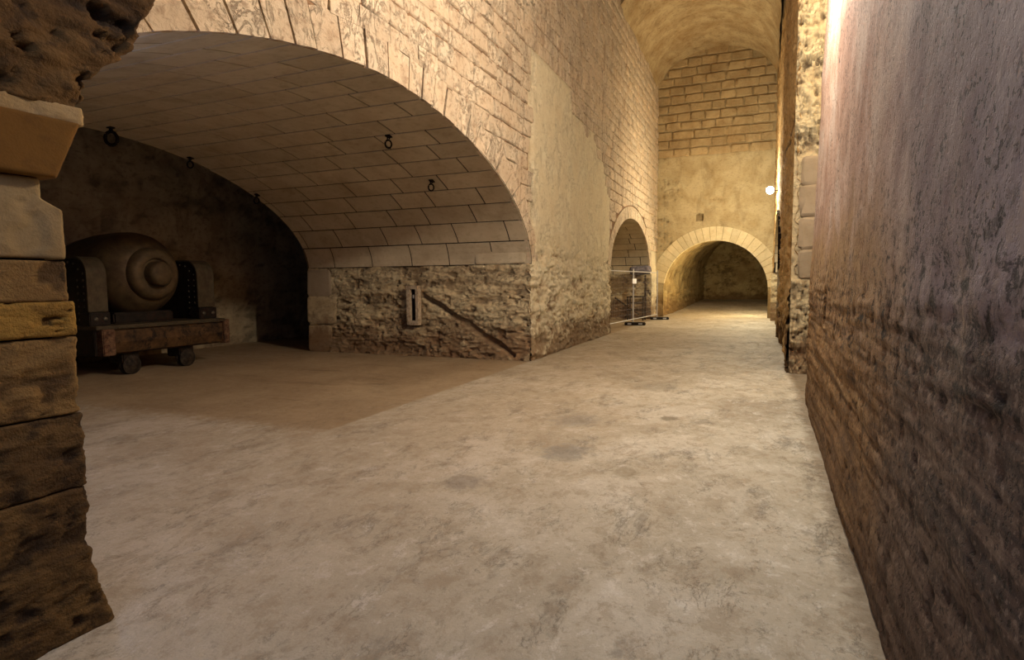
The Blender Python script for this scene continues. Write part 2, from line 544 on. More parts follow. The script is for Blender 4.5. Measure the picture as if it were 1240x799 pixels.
def metal_mat(name, a, b, rough=0.6, sc=8, metal=0.4, rust=None, rk=0.5):
    t = NT(name)
    n = t.noise((1, 1, 1), sc, 6, 0.65, 0.2)
    col = t.ramp(n, [(0.35, a), (0.65, b)])
    if rust:
        n2 = t.noise((1, 1, 1), sc * 0.7, 7, 0.7, 0.4, off=(4, 4, 1))
        col = t.mix(t.mul(t.rng(n2, 0.5, 0.6), rk), col, rust)
    return t.done(col, rough, n, 0.25, 0.01, metal=metal)
M['gun'] = metal_mat('dusty_gun_iron', c(72, 58, 38), c(96, 78, 52), 0.62, 5, 0.25, c(62, 42, 26), 0.4)
M['gun_dark'] = metal_mat('black_iron', c(30, 25, 21), c(48, 40, 32), 0.55, 9, 0.4, c(70, 40, 28), 0.3)
M['gun_strap'] = metal_mat('dusty_strap_iron', c(66, 56, 40), c(86, 74, 54), 0.6, 9, 0.2, c(60, 42, 30), 0.4)
M['gun_beam'] = metal_mat('chipped_painted_beam', c(52, 36, 20), c(96, 68, 38), 0.7, 6, 0.1, c(18, 14, 10), 0.85)
M['gun_worn'] = metal_mat('flaking_red_paint', c(120, 92, 66), c(70, 40, 26), 0.8, 16, 0.0, c(40, 26, 20), 0.7)
M['gun_wheel'] = metal_mat('worn_wheel_iron', c(70, 58, 44), c(30, 23, 18), 0.7, 14, 0.2, c(26, 20, 16), 0.7)
M['rivet'] = metal_mat('rivet_iron', c(80, 72, 60), c(120, 110, 92), 0.45, 30, 0.5)
M['iron'] = metal_mat('rusty_black_iron', c(18, 13, 10), c(34, 22, 16), 0.7, 30, 0.4)
M['zinc'] = metal_mat('galvanised_steel', c(176, 174, 172), c(204, 202, 198), 0.45, 12, 0.3)
M['rubber'] = metal_mat('black_rubber', c(30, 26, 24), c(48, 42, 38), 0.85, 12, 0.0)
M['tarp'] = metal_mat('dark_grey_cloth', c(70, 66, 70), c(140, 132, 136), 0.9, 7, 0.0)
M['timber'] = metal_mat('dark_old_timber', c(46, 34, 24), c(84, 64, 44), 0.85, 5, 0.0)
M['sign'] = metal_mat('white_board', c(224, 226, 228), c(240, 240, 240), 0.5, 3, 0.0)
M['frame'] = metal_mat('pale_frame', c(168, 148, 120), c(196, 178, 150), 0.85, 20, 0.0, c(110, 86, 60), 0.5)
M['void'] = metal_mat('dark_void', c(16, 12, 9), c(26, 20, 15), 0.95, 6, 0.0)
def emit(name, col, k):
    t = NT(name)
    t.b.inputs['Emission Color'].default_value = (*col, 1)
    t.b.inputs['Emission Strength'].default_value = k
    return t.done(col, 0.4)
M['bulb'] = emit('glowing_lamp', (1.0, 0.93, 0.72), 26)

# ------------------------------------------------------------------ shape of the place
def XL(y): return -4.42 - 0.011 * (np.asarray(y) - 11.4)          # left wall face
def XR(y): return 0.47 - 0.011 * (np.asarray(y) - 11.4)           # right wall face beyond the opening
A1 = dict(c=6.5, a=4.87, b=2.16, z=1.98, n=1.85)
A2 = dict(c=22.3, a=3.72, b=1.98, z=1.92, n=2.0)
def arch_z(A, y):
    t = np.clip(1 - np.abs((np.asarray(y, dtype=float) - A['c']) / A['a']) ** A['n'], 0, 1)
    return A['z'] + A['b'] * t ** (1 / A['n'])
def in_arch(A, y): return abs(y - A['c']) < A['a']

def plaster_mask(y, z):
    """>0.5 where the smooth plaster still covers the stones of the left wall"""
    e = 0.6 * fbm(np.stack([y * 0 + 3, y, z], -1), (1, 1.1, 1.1), 4, 5)
    top = np.where(y < 14.1, 6.24, 6.2 - 0.42 * (y - 14.1)) + np.where(y < 14.2, 0, e * 1.6)
    m = sstep(-0.05, 0.05, top - z) * sstep(11.50 + e * 1.3, 11.6 + e * 1.3, y) * sstep(18.45, 18.35, y + e * 0.5)
    return m

# ---- floor
def build_floor():
    xs = np.concatenate([np.linspace(-18, -4.5, 40), np.linspace(-4.4, 0.9, 54), np.linspace(1.1, 4, 6)])
    ys = np.concatenate([np.linspace(-5, 30, 200), np.linspace(30.3, 44, 40)])
    X, Y = np.meshgrid(xs, ys, indexing='ij')
    Z = 0.006 * fbm(np.stack([X, Y, X * 0], -1), (1.2, 1.2, 1), 4, 3) + 0.42 * sstep(29, 43, Y)
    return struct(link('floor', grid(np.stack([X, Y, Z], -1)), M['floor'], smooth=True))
floor = build_floor()

# ---- generic wall patch
def patch(us, lo, hi, nv, place, disp, flip, pw=1.0):
    """us: samples along the wall; z between lo(u) and hi(u); place(u, z, d) -> xyz; disp(u, z) -> (offset outwards, relief)"""
    us = np.asarray(us, dtype=float)
    t = np.linspace(0, 1, nv) ** pw
    U = np.repeat(us[:, None], nv, 1)
    L, Hh = lo(us)[:, None], hi(us)[:, None]
    Zc = L + (Hh - L) * t[None, :]
    d, r = disp(U, Zc)
    return grid(place(U, Zc, d), flip, r)

def cosu(a, b, n):
    return a + (b - a) * (1 - np.cos(np.linspace(0, math.pi, n))) / 2

def rough_disp(y, z, amp, seed=0):
    """weathered layered masonry: lumps, undercut ledges and pits"""
    p = np.stack([y, z, y * 0 + seed], -1)
    lay = fbm(p, (1.5, 5.6, 1), 6, 20 + seed, 0.6)
    lump = fbm(p, (3.4, 5.0, 1), 5, 40 + seed, 0.6)
    cl = cells(p + 0.10 * np.stack([lump, lay, lay * 0], -1), (1.5, 3.4, 1), 60 + seed)
    ledge = np.tanh(4.5 * lay) * 0.55
    pit = -sstep(0.18, 0.5, fbm(p, (7, 10, 1), 4, 80 + seed)) * 0.8
    j = -sstep(0.12, 0.02, cl) * 0.30 * sstep(-0.1, 0.25, lump)
    fin = fbm(p, (9, 15, 1), 4, 90 + seed, 0.6)
    r = np.clip(ledge + 0.8 * lump + pit + j + 0.5 * fin, -1.6, 1.3)
    return amp * r, r

def left_disp(y, z):
    low = sstep(2.75, 1.7, z + 0.5 * fbm(np.stack([y * 0, y, z], -1), (1, 1, 1), 3, 9))
    d, r = rough_disp(y, z, 0.07, 1)
    pm = plaster_mask(y, z)
    sm = 0.010 * fbm(np.stack([y, z, y * 0], -1), (1.5, 1.5, 1), 5, 2)
    base = -0.012 + 0.05 * pm * (1 - low) + sm
    foot = 0.06 * sstep(0.35, 0.0, z)
    return base * (1 - low) + low * (d + 0.01) + foot, r * low + (1 - low) * (0.35 * pm)

def left_place(y, z, d):
    return np.stack([XL(y) + d, y, z], -1)

ZT = 11.6
const = lambda v: (lambda u: np.full_like(u, v))
wl = struct(link('wall_left', patch(cosu(A1['c'] - A1['a'], A1['c'] + A1['a'], 230), lambda u: arch_z(A1, u), const(ZT), 90, left_place, left_disp, False, 1.3), M['mortar'], smooth=True))
def child_struct(name, me, mat, parent, smooth=True):
    o = link(name, me, mat, parent, smooth)
    return o
def pier_mesh(z0, z1, nv, n):
    return patch(np.linspace(A1['c'] + A1['a'], A2['c'] - A2['a'], n), const(z0), const(z1), nv, left_place, left_disp, False)
child_struct('pier_foot', pier_mesh(-0.02, 2.9, 110, 270), M['plaster'], wl)
child_struct('pier_face', pier_mesh(2.9, 6.7, 76, 150), M['plaster'], wl)
child_struct('upper_face', pier_mesh(6.7, ZT, 70, 120), M['mortar'], wl)
child_struct('arch_face', patch(cosu(A2['c'] - A2['a'], A2['c'] + A2['a'], 120), lambda u: arch_z(A2, u), const(ZT), 80, left_place, left_disp, False, 1.2), M['mortar'], wl)
child_struct('corner_face', patch(np.linspace(A2['c'] + A2['a'], 28.2, 40), const(-0.02), const(ZT), 150, left_place, left_disp, False), M['plaster'], wl)
child_struct('near_face', patch(np.linspace(-5, A1['c'] - A1['a'], 40), const(-0.02), const(ZT), 40, left_place, left_disp, False), M['mortar'], wl)

# ---- irregular stone face meshes (unit block: u along x, v along z, front at y=-1 .. back y=0)
def stone_verts(seed, poly=None):
    rs = np.random.RandomState(seed)
    g = [-0.5, -0.42, 0.0, 0.42, 0.5]
    vs, idx = [], {}
    for i, a in enumerate(g):
        for j, b in enumerate(g):
            edge = i in (0, 4) or j in (0, 4)
            ja, jb = rs.uniform(-0.05, 0.05, 2)
            corner = i in (0, 4) and j in (0, 4)
            dep = (0.35 if edge else 1.0) + rs.uniform(-0.22, 0.22)
            if corner:
                a2, b2 = a * 0.94 + ja * 0.5, b * 0.90 + jb * 0.5
            else:
                a2, b2 = a + ja * (0.5 if edge else 1), b + jb * (0.8 if edge else 1)
            idx[i, j] = len(vs)
            vs.append((a2, dep, b2))
    fs = []
    for i in range(4):
        for j in range(4):
            fs.append((idx[i, j], idx[i + 1, j], idx[i + 1, j + 1], idx[i, j + 1]))
    ring = [idx[i, 0] for i in range(5)] + [idx[4, j] for j in range(1, 5)] + [idx[i, 4] for i in range(3, -1, -1)] + [idx[0, j] for j in range(3, 0, -1)]
    base = len(vs)
    for k in ring:
        a, d, b = vs[k]
        vs.append((a, -1.0, b))
    n = len(ring)
    for k in range(n):
        fs.append((ring[k], base + k, base + (k + 1) % n, ring[(k + 1) % n]))
    return vs, fs

VAR = [stone_verts(100 + k) for k in range(14)]
def stone_meshes(mat):
    out = []
    for vs, fs in VAR:
        me = mesh([(a, b, d) for a, d, b in vs], fs)      # local: x along, y up the wall, z out of the wall
        me.materials.append(mat)
        me.polygons.foreach_set('use_smooth', [True] * len(me.polygons))
        me.set_sharp_from_angle(angle=math.radians(50))
        out.append(me)
    return out

def place_stone(name, me, parent, o, eu, ev, en, su, sv, sn):
    """me unit block at o with axes eu, ev, en (world) scaled"""
    ob = bpy.data.objects.new(name, me)
    ob.parent = parent
    m = Matrix.Identity(4)
    for r in range(3):
        m[r][0], m[r][1], m[r][2], m[r][3] = eu[r] * su, ev[r] * sv, en[r] * sn, o[r]
    ob.matrix_world = m
    COL.objects.link(ob)
    return ob

def join_stones(name, items, parent, mat):
    V, Fc = [], []
    for (vi, o, eu, ev, en, su, sv, sn) in items:
        vs, fs = VAR[vi]
        b = len(V)
        for a, d, h in vs:
            V.append(tuple(o[k] + eu[k] * su * a + ev[k] * sv * h + en[k] * sn * d for k in range(3)))
        Fc += [tuple(i + b for i in f) for f in fs]
    ob = link(name, mesh(V, Fc), mat, parent, smooth=True)
    ob.data.set_sharp_from_angle(angle=math.radians(50))
    ob['kind'] = 'stuff'
    return ob

# ---- stones of the left wall
def left_stones():
    mats = stone_meshes(M['spandrel'])
    items, clipped = [], []
    rs = random.Random(5)
    z = 2.35
    row = 0
    while z < ZT - 0.3:
        h = rs.uniform(0.27, 0.33)
        y = 2.2 + (row % 2) * 0.3 + rs.uniform(-0.1, 0.1)
        while y < 28.0:
            L = rs.uniform(0.42, 0.78)
            y1 = min(y + L, 28.0)
            yc, zc = (y + y1) / 2, z + h / 2
            keep = y1 - y > 0.2
            pr = proj((float(XL(yc)), yc, zc))
            if pr is None or pr[0] < -80 or pr[1] < -90:
                keep = False
            if keep and plaster_mask(np.array([yc]), np.array([zc]))[0] > 0.5:
                keep = False
            if 11.2 < yc < 18.5 and zc < 3.2:
                keep = False
            if yc > 26.2 and zc < 2.9:
                keep = False
            lo = -9
            if keep:
                for A in (A1, A2):
                    pad = 0.42 if A is A1 else 0.46
                    ys = np.array([y + 0.01, yc, y1 - 0.01])
                    B = dict(A, a=A['a'] + pad, b=A['b'] + pad)
                    if np.any(np.abs(ys - B['c']) < B['a']):
                        lo = max(lo, float(arch_z(B, ys).max()) if abs(yc - B['c']) < B['a'] - 0.3 else float(arch_z(B, ys).max()))
                if lo > z + h - 0.02:
                    keep = False
            if keep:
                if lo > z:
                    clipped.append((y, y1, z, z + h))
                else:
                    g = 0.024
                    sn = rs.uniform(0.010, 0.036)
                    size = pr[2]
                    items.append((size, rs.randrange(14), (float(XL(yc)) + 0.0, yc, zc), (0, 1, 0), (0, 0, 1), (1, 0, 0), (y1 - y) - g, h - g, sn))
            y = y1
        z += h
        row += 1
    # stones cut by the curve of the great arch: own outline each
    k = 0
    for (y, y1, z0, z1) in clipped:
        A = dict(A1, a=A1['a'] + 0.42, b=A1['b'] + 0.42) if y < 12.2 else dict(A2, a=A2['a'] + 0.46, b=A2['b'] + 0.46)
        ys = np.linspace(y + 0.008, y1 - 0.008, 7)
        los = np.where(np.abs(ys - A['c']) < A['a'], np.maximum(arch_z(A, ys) + 0.004, z0 + 0.008), z0 + 0.008)
        ok = los < z1 - 0.03
        if ok.sum() < 2 or (z1 - los[ok].min()) < 0.04:
            continue
        ys, los = ys[ok], los[ok]
        sn = rs.uniform(0.012, 0.03)
        n = len(ys)
        V = []
        for s_, e_ in ((sn, 0.0), (sn * 0.3, 1.0)):
            pass
        fr = [(float(XL(yy)) + sn, yy, l) for yy, l in zip(ys, los)] + [(float(XL(yy)) + sn, yy, z1 - 0.008) for yy in ys]
        bk = [(p[0] - sn - 0.02, p[1], p[2]) for p in fr]
        V = fr + bk
        Fs = []
        for i in range(n - 1):
            Fs.append((i, i + 1, n + i + 1, n + i))
            Fs.append((i, 2 * n + i, 2 * n + i + 1, i + 1))
            Fs.append((n + i, n + i + 1, 3 * n + i + 1, 3 * n + i))
        Fs.append((0, n, 3 * n, 2 * n))
        Fs.append((n - 1, 3 * n - 1, 4 * n - 1, 2 * n - 1))
        link('brick', mesh(V, Fs), M['spandrel'], wl)
        k += 1
    items.sort(key=lambda t: t[0])
    near = items[:300 - k]
    for it in near:
        _, vi, o, eu, ev, en, su, sv, sn = it
        place_stone('brick', mats[vi], wl, o, eu, ev, en, su, sv, sn)
    join_stones('distant_brickwork', [it[1:] for it in items[300 - k:]], wl, M['spandrel'])
left_stones()

def ring_stones(name, parent, mat, centre, prof_in, prof_out, angs, axis, depth0, depth1, gap=0.006, ragged=0.0):
    """voussoirs between two curves; prof(angle) -> (u, z); axis 'x' = the ring lies in plane x=const (u = y), 'y' = plane y=const (u = x)"""
    for a0, a1 in zip(angs[:-1], angs[1:]):
        ts = np.linspace(a0, a1, 4)
        ins = [np.array(prof_in(t)) for t in ts]
        outs = [np.array(prof_out(t)) for t in ts]
        if ragged:
            kk = random.uniform(-ragged, ragged * 0.6)
            outs = [o_ + (o_ - i_) * (kk + random.uniform(-0.04, 0.04)) for o_, i_ in zip(outs, ins)]
            ins = [i_ + (o_ - i_) * random.uniform(0, 0.02) for o_, i_ in zip(outs, ins)]
        # shrink for joint
        def shrink(lst):
            l = [p.copy() for p in lst]
            g_ = gap * random.uniform(0.3, 1.7) if ragged else gap
            d = (l[1] - l[0]); l[0] = l[0] + d / max(np.linalg.norm(d), 1e-6) * g_
            d = (l[-2] - l[-1]); l[-1] = l[-1] + d / max(np.linalg.norm(d), 1e-6) * gap
            return l
        ins, outs = shrink(ins), shrink(outs)
        n = len(ts)
        V = []
        j = random.uniform(-0.008, 0.008)
        for dd in (depth0, depth1 + (j if depth1 > depth0 else -j)):
            for p in ins + outs:
                V.append((dd + float(XL(p[0])), p[0], p[1]) if axis == 'x' else (p[0], dd, p[1]))
        Fs = []
        for i in range(n - 1):
            Fs.append((i, i + 1, n + i + 1, n + i))
            Fs.append((2 * n + i, 3 * n + i, 3 * n + i + 1, 2 * n + i + 1))
            Fs.append((i, 2 * n + i, 2 * n + i + 1, i + 1))
            Fs.append((n + i, n + i + 1, 3 * n + i + 1, 3 * n + i))
        Fs.append((0, n, 3 * n, 2 * n))
        Fs.append((n - 1, 3 * n - 1, 4 * n - 1, 2 * n - 1))
        mb = MB()
        mb.add(V, Fs)
        mb.build(name, mat, parent)

def ell(A, pad):
    k = 2 / A['n']
    return lambda t: (A['c'] + (A['a'] + pad) * math.copysign(abs(math.cos(t)) ** k, math.cos(t)), A['z'] + (A['b'] + pad) * abs(math.sin(t)) ** k)
def even_angles(A, n, lo, hi, rs):
    th = np.linspace(lo, hi, 800)
    P = np.array([ell(A, 0.2)(t) for t in th])
    s_ = np.concatenate([[0], np.cumsum(np.hypot(*np.diff(P, axis=0).T))])
    q = np.cumsum([0] + [rs.uniform(0.75, 1.25) for _ in range(n)])
    return np.interp(q / q[-1] * s_[-1], s_, th)
ring_stones('voussoir', wl, M['spandrel'], None, ell(A1, -0.004), ell(A1, 0.53), even_angles(A1, 27, 0.03, math.pi * 0.84, random.Random(4)), 'x', -0.04, 0.026, 0.013, 0.22)
ring_stones('voussoir', wl, M['spandrel'], None, ell(A2, 0.0), ell(A2, 0.42), even_angles(A2, 23, 0.1, math.pi - 0.1, random.Random(4)), 'x', -0.05, 0.022)

# ---- vaulted alcoves
def alcove(A, x0, x1, course, blen, vault_name, wall_name, blocks=True):
    # arc samples
    th = np.linspace(0, math.pi, 2001)
    yy = A['c'] + A['a'] * np.sign(np.cos(th)) * np.abs(np.cos(th)) ** (2 / A['n'])
    zz = A['z'] + A['b'] * np.abs(np.sin(th)) ** (2 / A['n'])
    s = np.concatenate([[0], np.cumsum(np.hypot(np.diff(yy), np.diff(zz)))])
    Yf = lambda q: np.interp(q, s, yy)
    Zf = lambda q: np.interp(q, s, zz)
    n = int(round(s[-1] / course))
    qs = np.linspace(0, s[-1], n * 4 + 1)
    xs = np.linspace(x0 - 0.004, x1, 30)
    Y, Z = Yf(qs), Zf(qs)
    # outward normals (away from the room)
    dY, dZ = np.gradient(Y), np.gradient(Z)
    nn = np.hypot(dY, dZ)
    ny, nz = dZ / nn, -dY / nn
    sgn = 1 if ((Y[len(Y) // 2] + ny[len(Y) // 2] * 0.1), )[0] is not None else 1
    mid = len(qs) // 2
    if nz[mid] < 0:
        ny, nz = -ny, -nz
    P = np.zeros((len(xs), len(qs), 3))
    P[..., 0] = xs[:, None]
    P[..., 1] = (Y + ny * 0.012)[None, :]
    P[..., 2] = (Z + nz * 0.012)[None, :]
    v = struct(link(vault_name, grid(P, False), M['joint'], smooth=True))
    rs = random.Random(3)
    for k in range(n):
        q0, q1 = k * s[-1] / n + 0.014, (k + 1) * s[-1] / n - 0.014
        q = np.linspace(q0, q1, 5)
        y_, z_ = Yf(q), Zf(q)
        V = []
        for xx in (0, 1):
            for lay in (0, 1):
                off = 0.03 if lay else 0.0
                # inner surface at 0, back behind the joint surface
                i_ = np.clip((q / s[-1] * (len(qs) - 1)).astype(int), 0, len(qs) - 1)
                for a in range(5):
                    V.append((xx, y_[a] + ny[i_[a]] * off, z_[a] + nz[i_[a]] * off))
        Fs = []
        for a in range(4):
            Fs.append((a, 10 + a, 11 + a, a + 1))
            Fs.append((a, a + 1, 6 + a, 5 + a))
            Fs.append((10 + a, 15 + a, 16 + a, 11 + a))
        Fs.append((0, 5, 15, 10))
        Fs.append((4, 14, 19, 9))
        me = mesh(V, Fs)
        me.materials.append(M['ashlar'])
        x = x0
        first = True
        while x > x1 + 0.05:
            L = blen * rs.uniform(0.75, 1.25) * (0.55 if (first and k % 2) else 1)
            first = False
            xe = max(x - L, x1)
            if x - xe < 0.12:
                break
            if not blocks:
                xe = x1
            ob = bpy.data.objects.new('stone_block', me)
            ob.parent = v
            ob.location = (xe + 0.014, 0, 0)
            ob.scale = (x - xe - 0.028, 1, 1)
            COL.objects.link(ob)
            x = xe
    return v
X_END1 = -10.1
alcove(A1, float(XL(6)) + 0.0, X_END1, 0.49, 1.0, 'ceiling_alcove', 'wall')
alcove(A2, float(XL(22)) - 0.05, -8.4, 0.39, 0.84, 'ceiling_small_alcove', 'wall')

# far side wall of the great alcove, with the diagonal chase cut in it
YA = A1['c'] + A1['a']
def chase(x, z):
    ax, az, bx, bz = -7.00, 1.40, -4.78, 0.12
    dx, dz = bx - ax, bz - az
    t = np.clip(((x - ax) * dx + (z - az) * dz) / (dx * dx + dz * dz), 0, 1)
    d = np.hypot(x - ax - t * dx, z - az - t * dz)
    return d, t
def alc_disp(x, z):
    d, r = rough_disp(x, z, 0.05, 3)
    lowk = 0.75 + 0.5 * sstep(1.9, 1.2, z)
    edge = sstep(X_END1, X_END1 + 0.7, x)           # smooth quoins at the far end
    edge = 0.25 + 0.75 * edge
    d, r = d * lowk * edge, r * edge
    foot = 0.05 * sstep(0.3, 0, z)
    cd, ct = chase(x, z + 0.02 * np.sin(x * 9))
    wdt = 0.055 + 0.02 * fbm(np.stack([x, z, x * 0], -1), (5, 5, 1), 3, 77)
    k = sstep(wdt + 0.015, wdt - 0.01, cd)
    d = d * (1 - k) - 0.10 * k + foot * (1 - k)
    r = r * (1 - k) - 1.0 * k
    box = sstep(0.20, 0.17, np.abs(x + 7.14)) * sstep(0.42, 0.40, np.abs(z - 1.09))
    d = d * (1 - box) - 0.02 * box
    return d - 0.01, r
def alc_place(x, z, d): return np.stack([x, YA - d, z], -1)
wa = struct(link('wall_alcove', patch(np.linspace(X_END1, -4.40, 330), const(-0.02), const(A1['z'] + 0.01), 120, alc_place, alc_disp, False), M['weathered'], smooth=True))
# dressed stones at the far end of that wall
sm_w = stone_meshes(M['pillar_top'])
sm_j = stone_meshes(M['jamb'])
for (xa, xb, z0, z1) in ((-10.12, -9.42, 1.33, 1.95), (-10.12, -9.28, 0.66, 1.31), (-10.12, -9.45, 0.02, 0.64)):
    place_stone('dressed_stone', (sm_j if z0 > 1 else stone_meshes(M['weathered']))[random.randrange(14)], wa, ((xa + xb) / 2, YA - 0.02, (z0 + z1) / 2), (1, 0, 0), (0, 0, 1), (0, -1, 0), xb - xa, z1 - z0, 0.012)
# rough projecting springer stone next to the corridor
place_stone('springer_stone', stone_meshes(M['ashlar'])[3], wa, (-5.05, YA - 0.035, A1['z'] + 0.20), (1, 0, 0), (0, -0.06, 1), (0, -1, 0), 1.16, 0.35, 0.008)

# ---- gun chamber beyond the great alcove
XB = -13.25
def ch_disp(y, z):
    d, r = rough_disp(y, z, 0.05, 6)
    return d, r
back = struct(link('wall_chamber', patch(np.linspace(-2, 18, 160), const(-0.02), const(5.6), 60, lambda y, z, d: np.stack([XB + d, y, z], -1), ch_disp, False), M['chamber'], smooth=True))
def plain(name, pts, mat, parent=None):
    o = link(name, mesh(pts, [(0, 1, 2, 3)]), mat, parent)
    return o
# chamber side: the wall that carries the vault end, seen from the corridor only as its edge
def lunette():
    ys = cosu(A1['c'] - A1['a'], A1['c'] + A1['a'], 80)
    me = patch(ys, lambda u: arch_z(A1, u), const(5.6), 6, lambda y, z, d: np.stack([y * 0 + X_END1, y, z], -1), lambda u, z: (u * 0, u * 0), True)
    return me
child_struct('arch_back_face', lunette(), M['chamber'], back)
plain('side_face', [(X_END1, YA, 0), (X_END1, 18, 0), (X_END1, 18, 5.6), (X_END1, YA, 5.6)], M['chamber'], back)
plain('side_face', [(X_END1, -2, 0), (X_END1, A1['c'] - A1['a'], 0), (X_END1, A1['c'] - A1['a'], 5.6), (X_END1, -2, 5.6)], M['chamber'], back)
plain('end_face', [(XB, 18, 0), (X_END1, 18, 0), (X_END1, 18, 5.6), (XB, 18, 5.6)], M['chamber'], back)
plain('end_face', [(XB, -2, 0), (X_END1, -2, 0), (X_END1, -2, 5.6), (XB, -2, 5.6)], M['chamber'], back)
struct(plain('ceiling_chamber', [(XB, -2, 5.6), (X_END1, -2, 5.6), (X_END1, 18, 5.6), (XB, 18, 5.6)], M['chamber']))
plain('near_side', [(X_END1, A1['c'] - A1['a'], 0), (-4.4, A1['c'] - A1['a'], 0), (-4.4, A1['c'] - A1['a'], A1['z']), (X_END1, A1['c'] - A1['a'], A1['z'])], M['weathered'], wa)

# ---- small alcove walls
YB = A2['c'] + A2['a']
def sa_disp(x, z):
    d, r = rough_disp(x, z, 0.06, 8)
    return d, r
ws = struct(link('wall_small_alcove', patch(np.linspace(-8.4, -4.5, 110), const(-0.02), const(A2['z'] + 0.01), 60, lambda x, z, d: np.stack([x, YB - d, z], -1), sa_disp, False), M['weathered'], smooth=True))
child_struct('back_face', patch(np.linspace(A2['c'] - A2['a'], YB, 90), const(-0.02), const(A2['z'] + A2['b'] + .1), 50, lambda y, z, d: np.stack([-8.35 + d, y, z], -1), sa_disp, False), M['weathered'], ws)
plain('near_side', [(-8.4, A2['c'] - A2['a'], 0), (-4.5, A2['c'] - A2['a'], 0), (-4.5, A2['c'] - A2['a'], A2['z']), (-8.4, A2['c'] - A2['a'], A2['z'])], M['weathered'], ws)

# ---- end wall with its arch
EC, ER, EZ, YE = -2.10, 2.20, 1.20, 28.0
def earch(u): return EZ + np.sqrt(np.clip(ER ** 2 - (u - EC) ** 2, 0, None))
def end_disp(x, z):
    p = np.stack([x, z, x * 0 + 4], -1)
    d, r = rough_disp(x, z, 0.05, 11)
    zone = sstep(0.1, 0.5, fbm(p, (0.5, 1.2, 1), 3, 31) + 0.55 * sstep(-3.2, -4.4, x) + 0.25 * sstep(4.8, 5.4, z) * sstep(6.9, 6.0, z) - 0.1)
    sm = 0.012 * fbm(p, (1.6, 2.2, 1), 5, 12)
    hole = sstep(0.16, 0.13, np.abs(x + 2.76)) * sstep(0.16, 0.13, np.abs(z - 4.44))
    up = sstep(7.0, 7.2, z)
    return (zone * d * 1.1 + sm) * (1 - up) - 0.02 * up - 0.25 * hole, r * zone * (1 - up) - 0.7 * up - 1.5 * hole
eplace = lambda x, z, d: np.stack([x, YE - d, z], -1)
we = struct(link('wall_end', patch(cosu(EC - ER, EC + ER, 150), earch, const(12.0), 150, eplace, end_disp, False), M['endwall'], smooth=True))
child_struct('left_foot', patch(np.linspace(-4.9, EC - ER, 12), const(-0.02), const(12), 150, eplace, end_disp, False), M['endwall'], we)
child_struct('right_foot', patch(np.linspace(EC + ER, 0.8, 14), const(-0.02), const(12), 150, eplace, end_disp, False), M['endwall'], we)
VC, VA, VZ, VBR = -2.18, 2.44, 9.9, 1.75
def far_vault_z(x):
    return VZ + VBR * math.sqrt(max(0, 1 - ((x - VC) / VA) ** 2))
def end_stones():
    ms = stone_meshes(M['endstone'])
    rs = random.Random(9)
    z, row = 7.12, 0
    while z < 11.6:
        h = 0.385
        x = -4.66 + (0.35 if row % 2 else 0)
        if row % 2:
            x = -4.66
        first = True
        while x < 0.3:
            L = rs.uniform(0.55, 0.95) * (0.6 if first and row % 2 else 1)
            first = False
            xe = min(x + L, 0.32)
            xc = (x + xe) / 2
            if xe - x > 0.15 and z + h * 0.3 < far_vault_z(xc):
                place_stone('brick', ms[rs.randrange(14)], we, (xc, YE, z + h / 2 + rs.uniform(-.008, .008)), (1, 0, 0), (0, 0, 1), (0, -1, 0), xe - x - 0.018, h - rs.uniform(0.045, 0.075), rs.uniform(0.025, 0.06))
            x = xe
        z += h
        row += 1
end_stones()
ring_stones('voussoir', we, M['voussoir'], None, lambda t: (EC + ER * math.cos(t), EZ + ER * math.sin(t)), lambda t: (EC + (ER + 0.60) * math.cos(t), EZ + (ER + 0.60) * math.sin(t)),
            np.cumsum([0.05] + [(math.pi - 0.1) / 25 * random.uniform(0.8, 1.2) for _ in range(25)]), 'y', YE + 0.25, YE - 0.045, 0.009)

# ---- tunnel beyond the arch
def tunnel():
    ph = np.linspace(0, 1, 120)
    pts = []
    for t in ph:
        if t < 0.22:
            pts.append((EC - ER, -0.1 + (EZ + 0.1) * t / 0.22))
        elif t > 0.78:
            pts.append((EC + ER, EZ - (EZ + 0.1) * (t - 0.78) / 0.22))
        else:
            a = math.pi * (1 - (t - 0.22) / 0.56)
            pts.append((EC + ER * math.cos(a), EZ + ER * math.sin(a)))
    pts = np.array(pts)
    ys = np.linspace(YE - 0.02, 42.2, 150)
    cxy = np.array([EC, EZ])
    nrm = (cxy - pts)
    nrm[:, 0] = np.where(pts[:, 1] < EZ, np.sign(EC - pts[:, 0]), nrm[:, 0])
    nrm[:, 1] = np.where(pts[:, 1] < EZ, 0, nrm[:, 1])
    nrm /= np.linalg.norm(nrm, axis=1)[:, None]
    Yg, Tg = np.meshgrid(ys, ph * 9, indexing='ij')
    d, r = rough_disp(Yg, Tg, 0.07, 14)
    k = sstep(28.0, 28.9, Yg)
    d = d * k - 0.16 * k
    P = np.zeros(Yg.shape + (3,))
    P[..., 0] = pts[None, :, 0] + nrm[None, :, 0] * d
    P[..., 1] = Yg
    fr = (Yg - 28) / 13.6
    P[..., 0] += 0.72 * fr * np.clip((EC + ER - P[..., 0]) / (2 * ER), 0, 1)
    P[..., 2] = pts[None, :, 1] + nrm[None, :, 1] * d + 0.4 * sstep(29, 43, Yg) + 0.35 * fr * (pts[None, :, 1] > EZ)
    o = struct(link('wall_tunnel', grid(P, False, r), M['tunnel'], smooth=True))
    me = patch(np.linspace(-4.8, 0.6, 100), const(0.0), const(4.3), 80, lambda x, z, d: np.stack([x, 41.6 - d, z], -1), lambda x, z: rough_disp(x, z, 0.05, 15), False)
    child_struct('end_face', me, M['tunnel'], o)
tunnel()

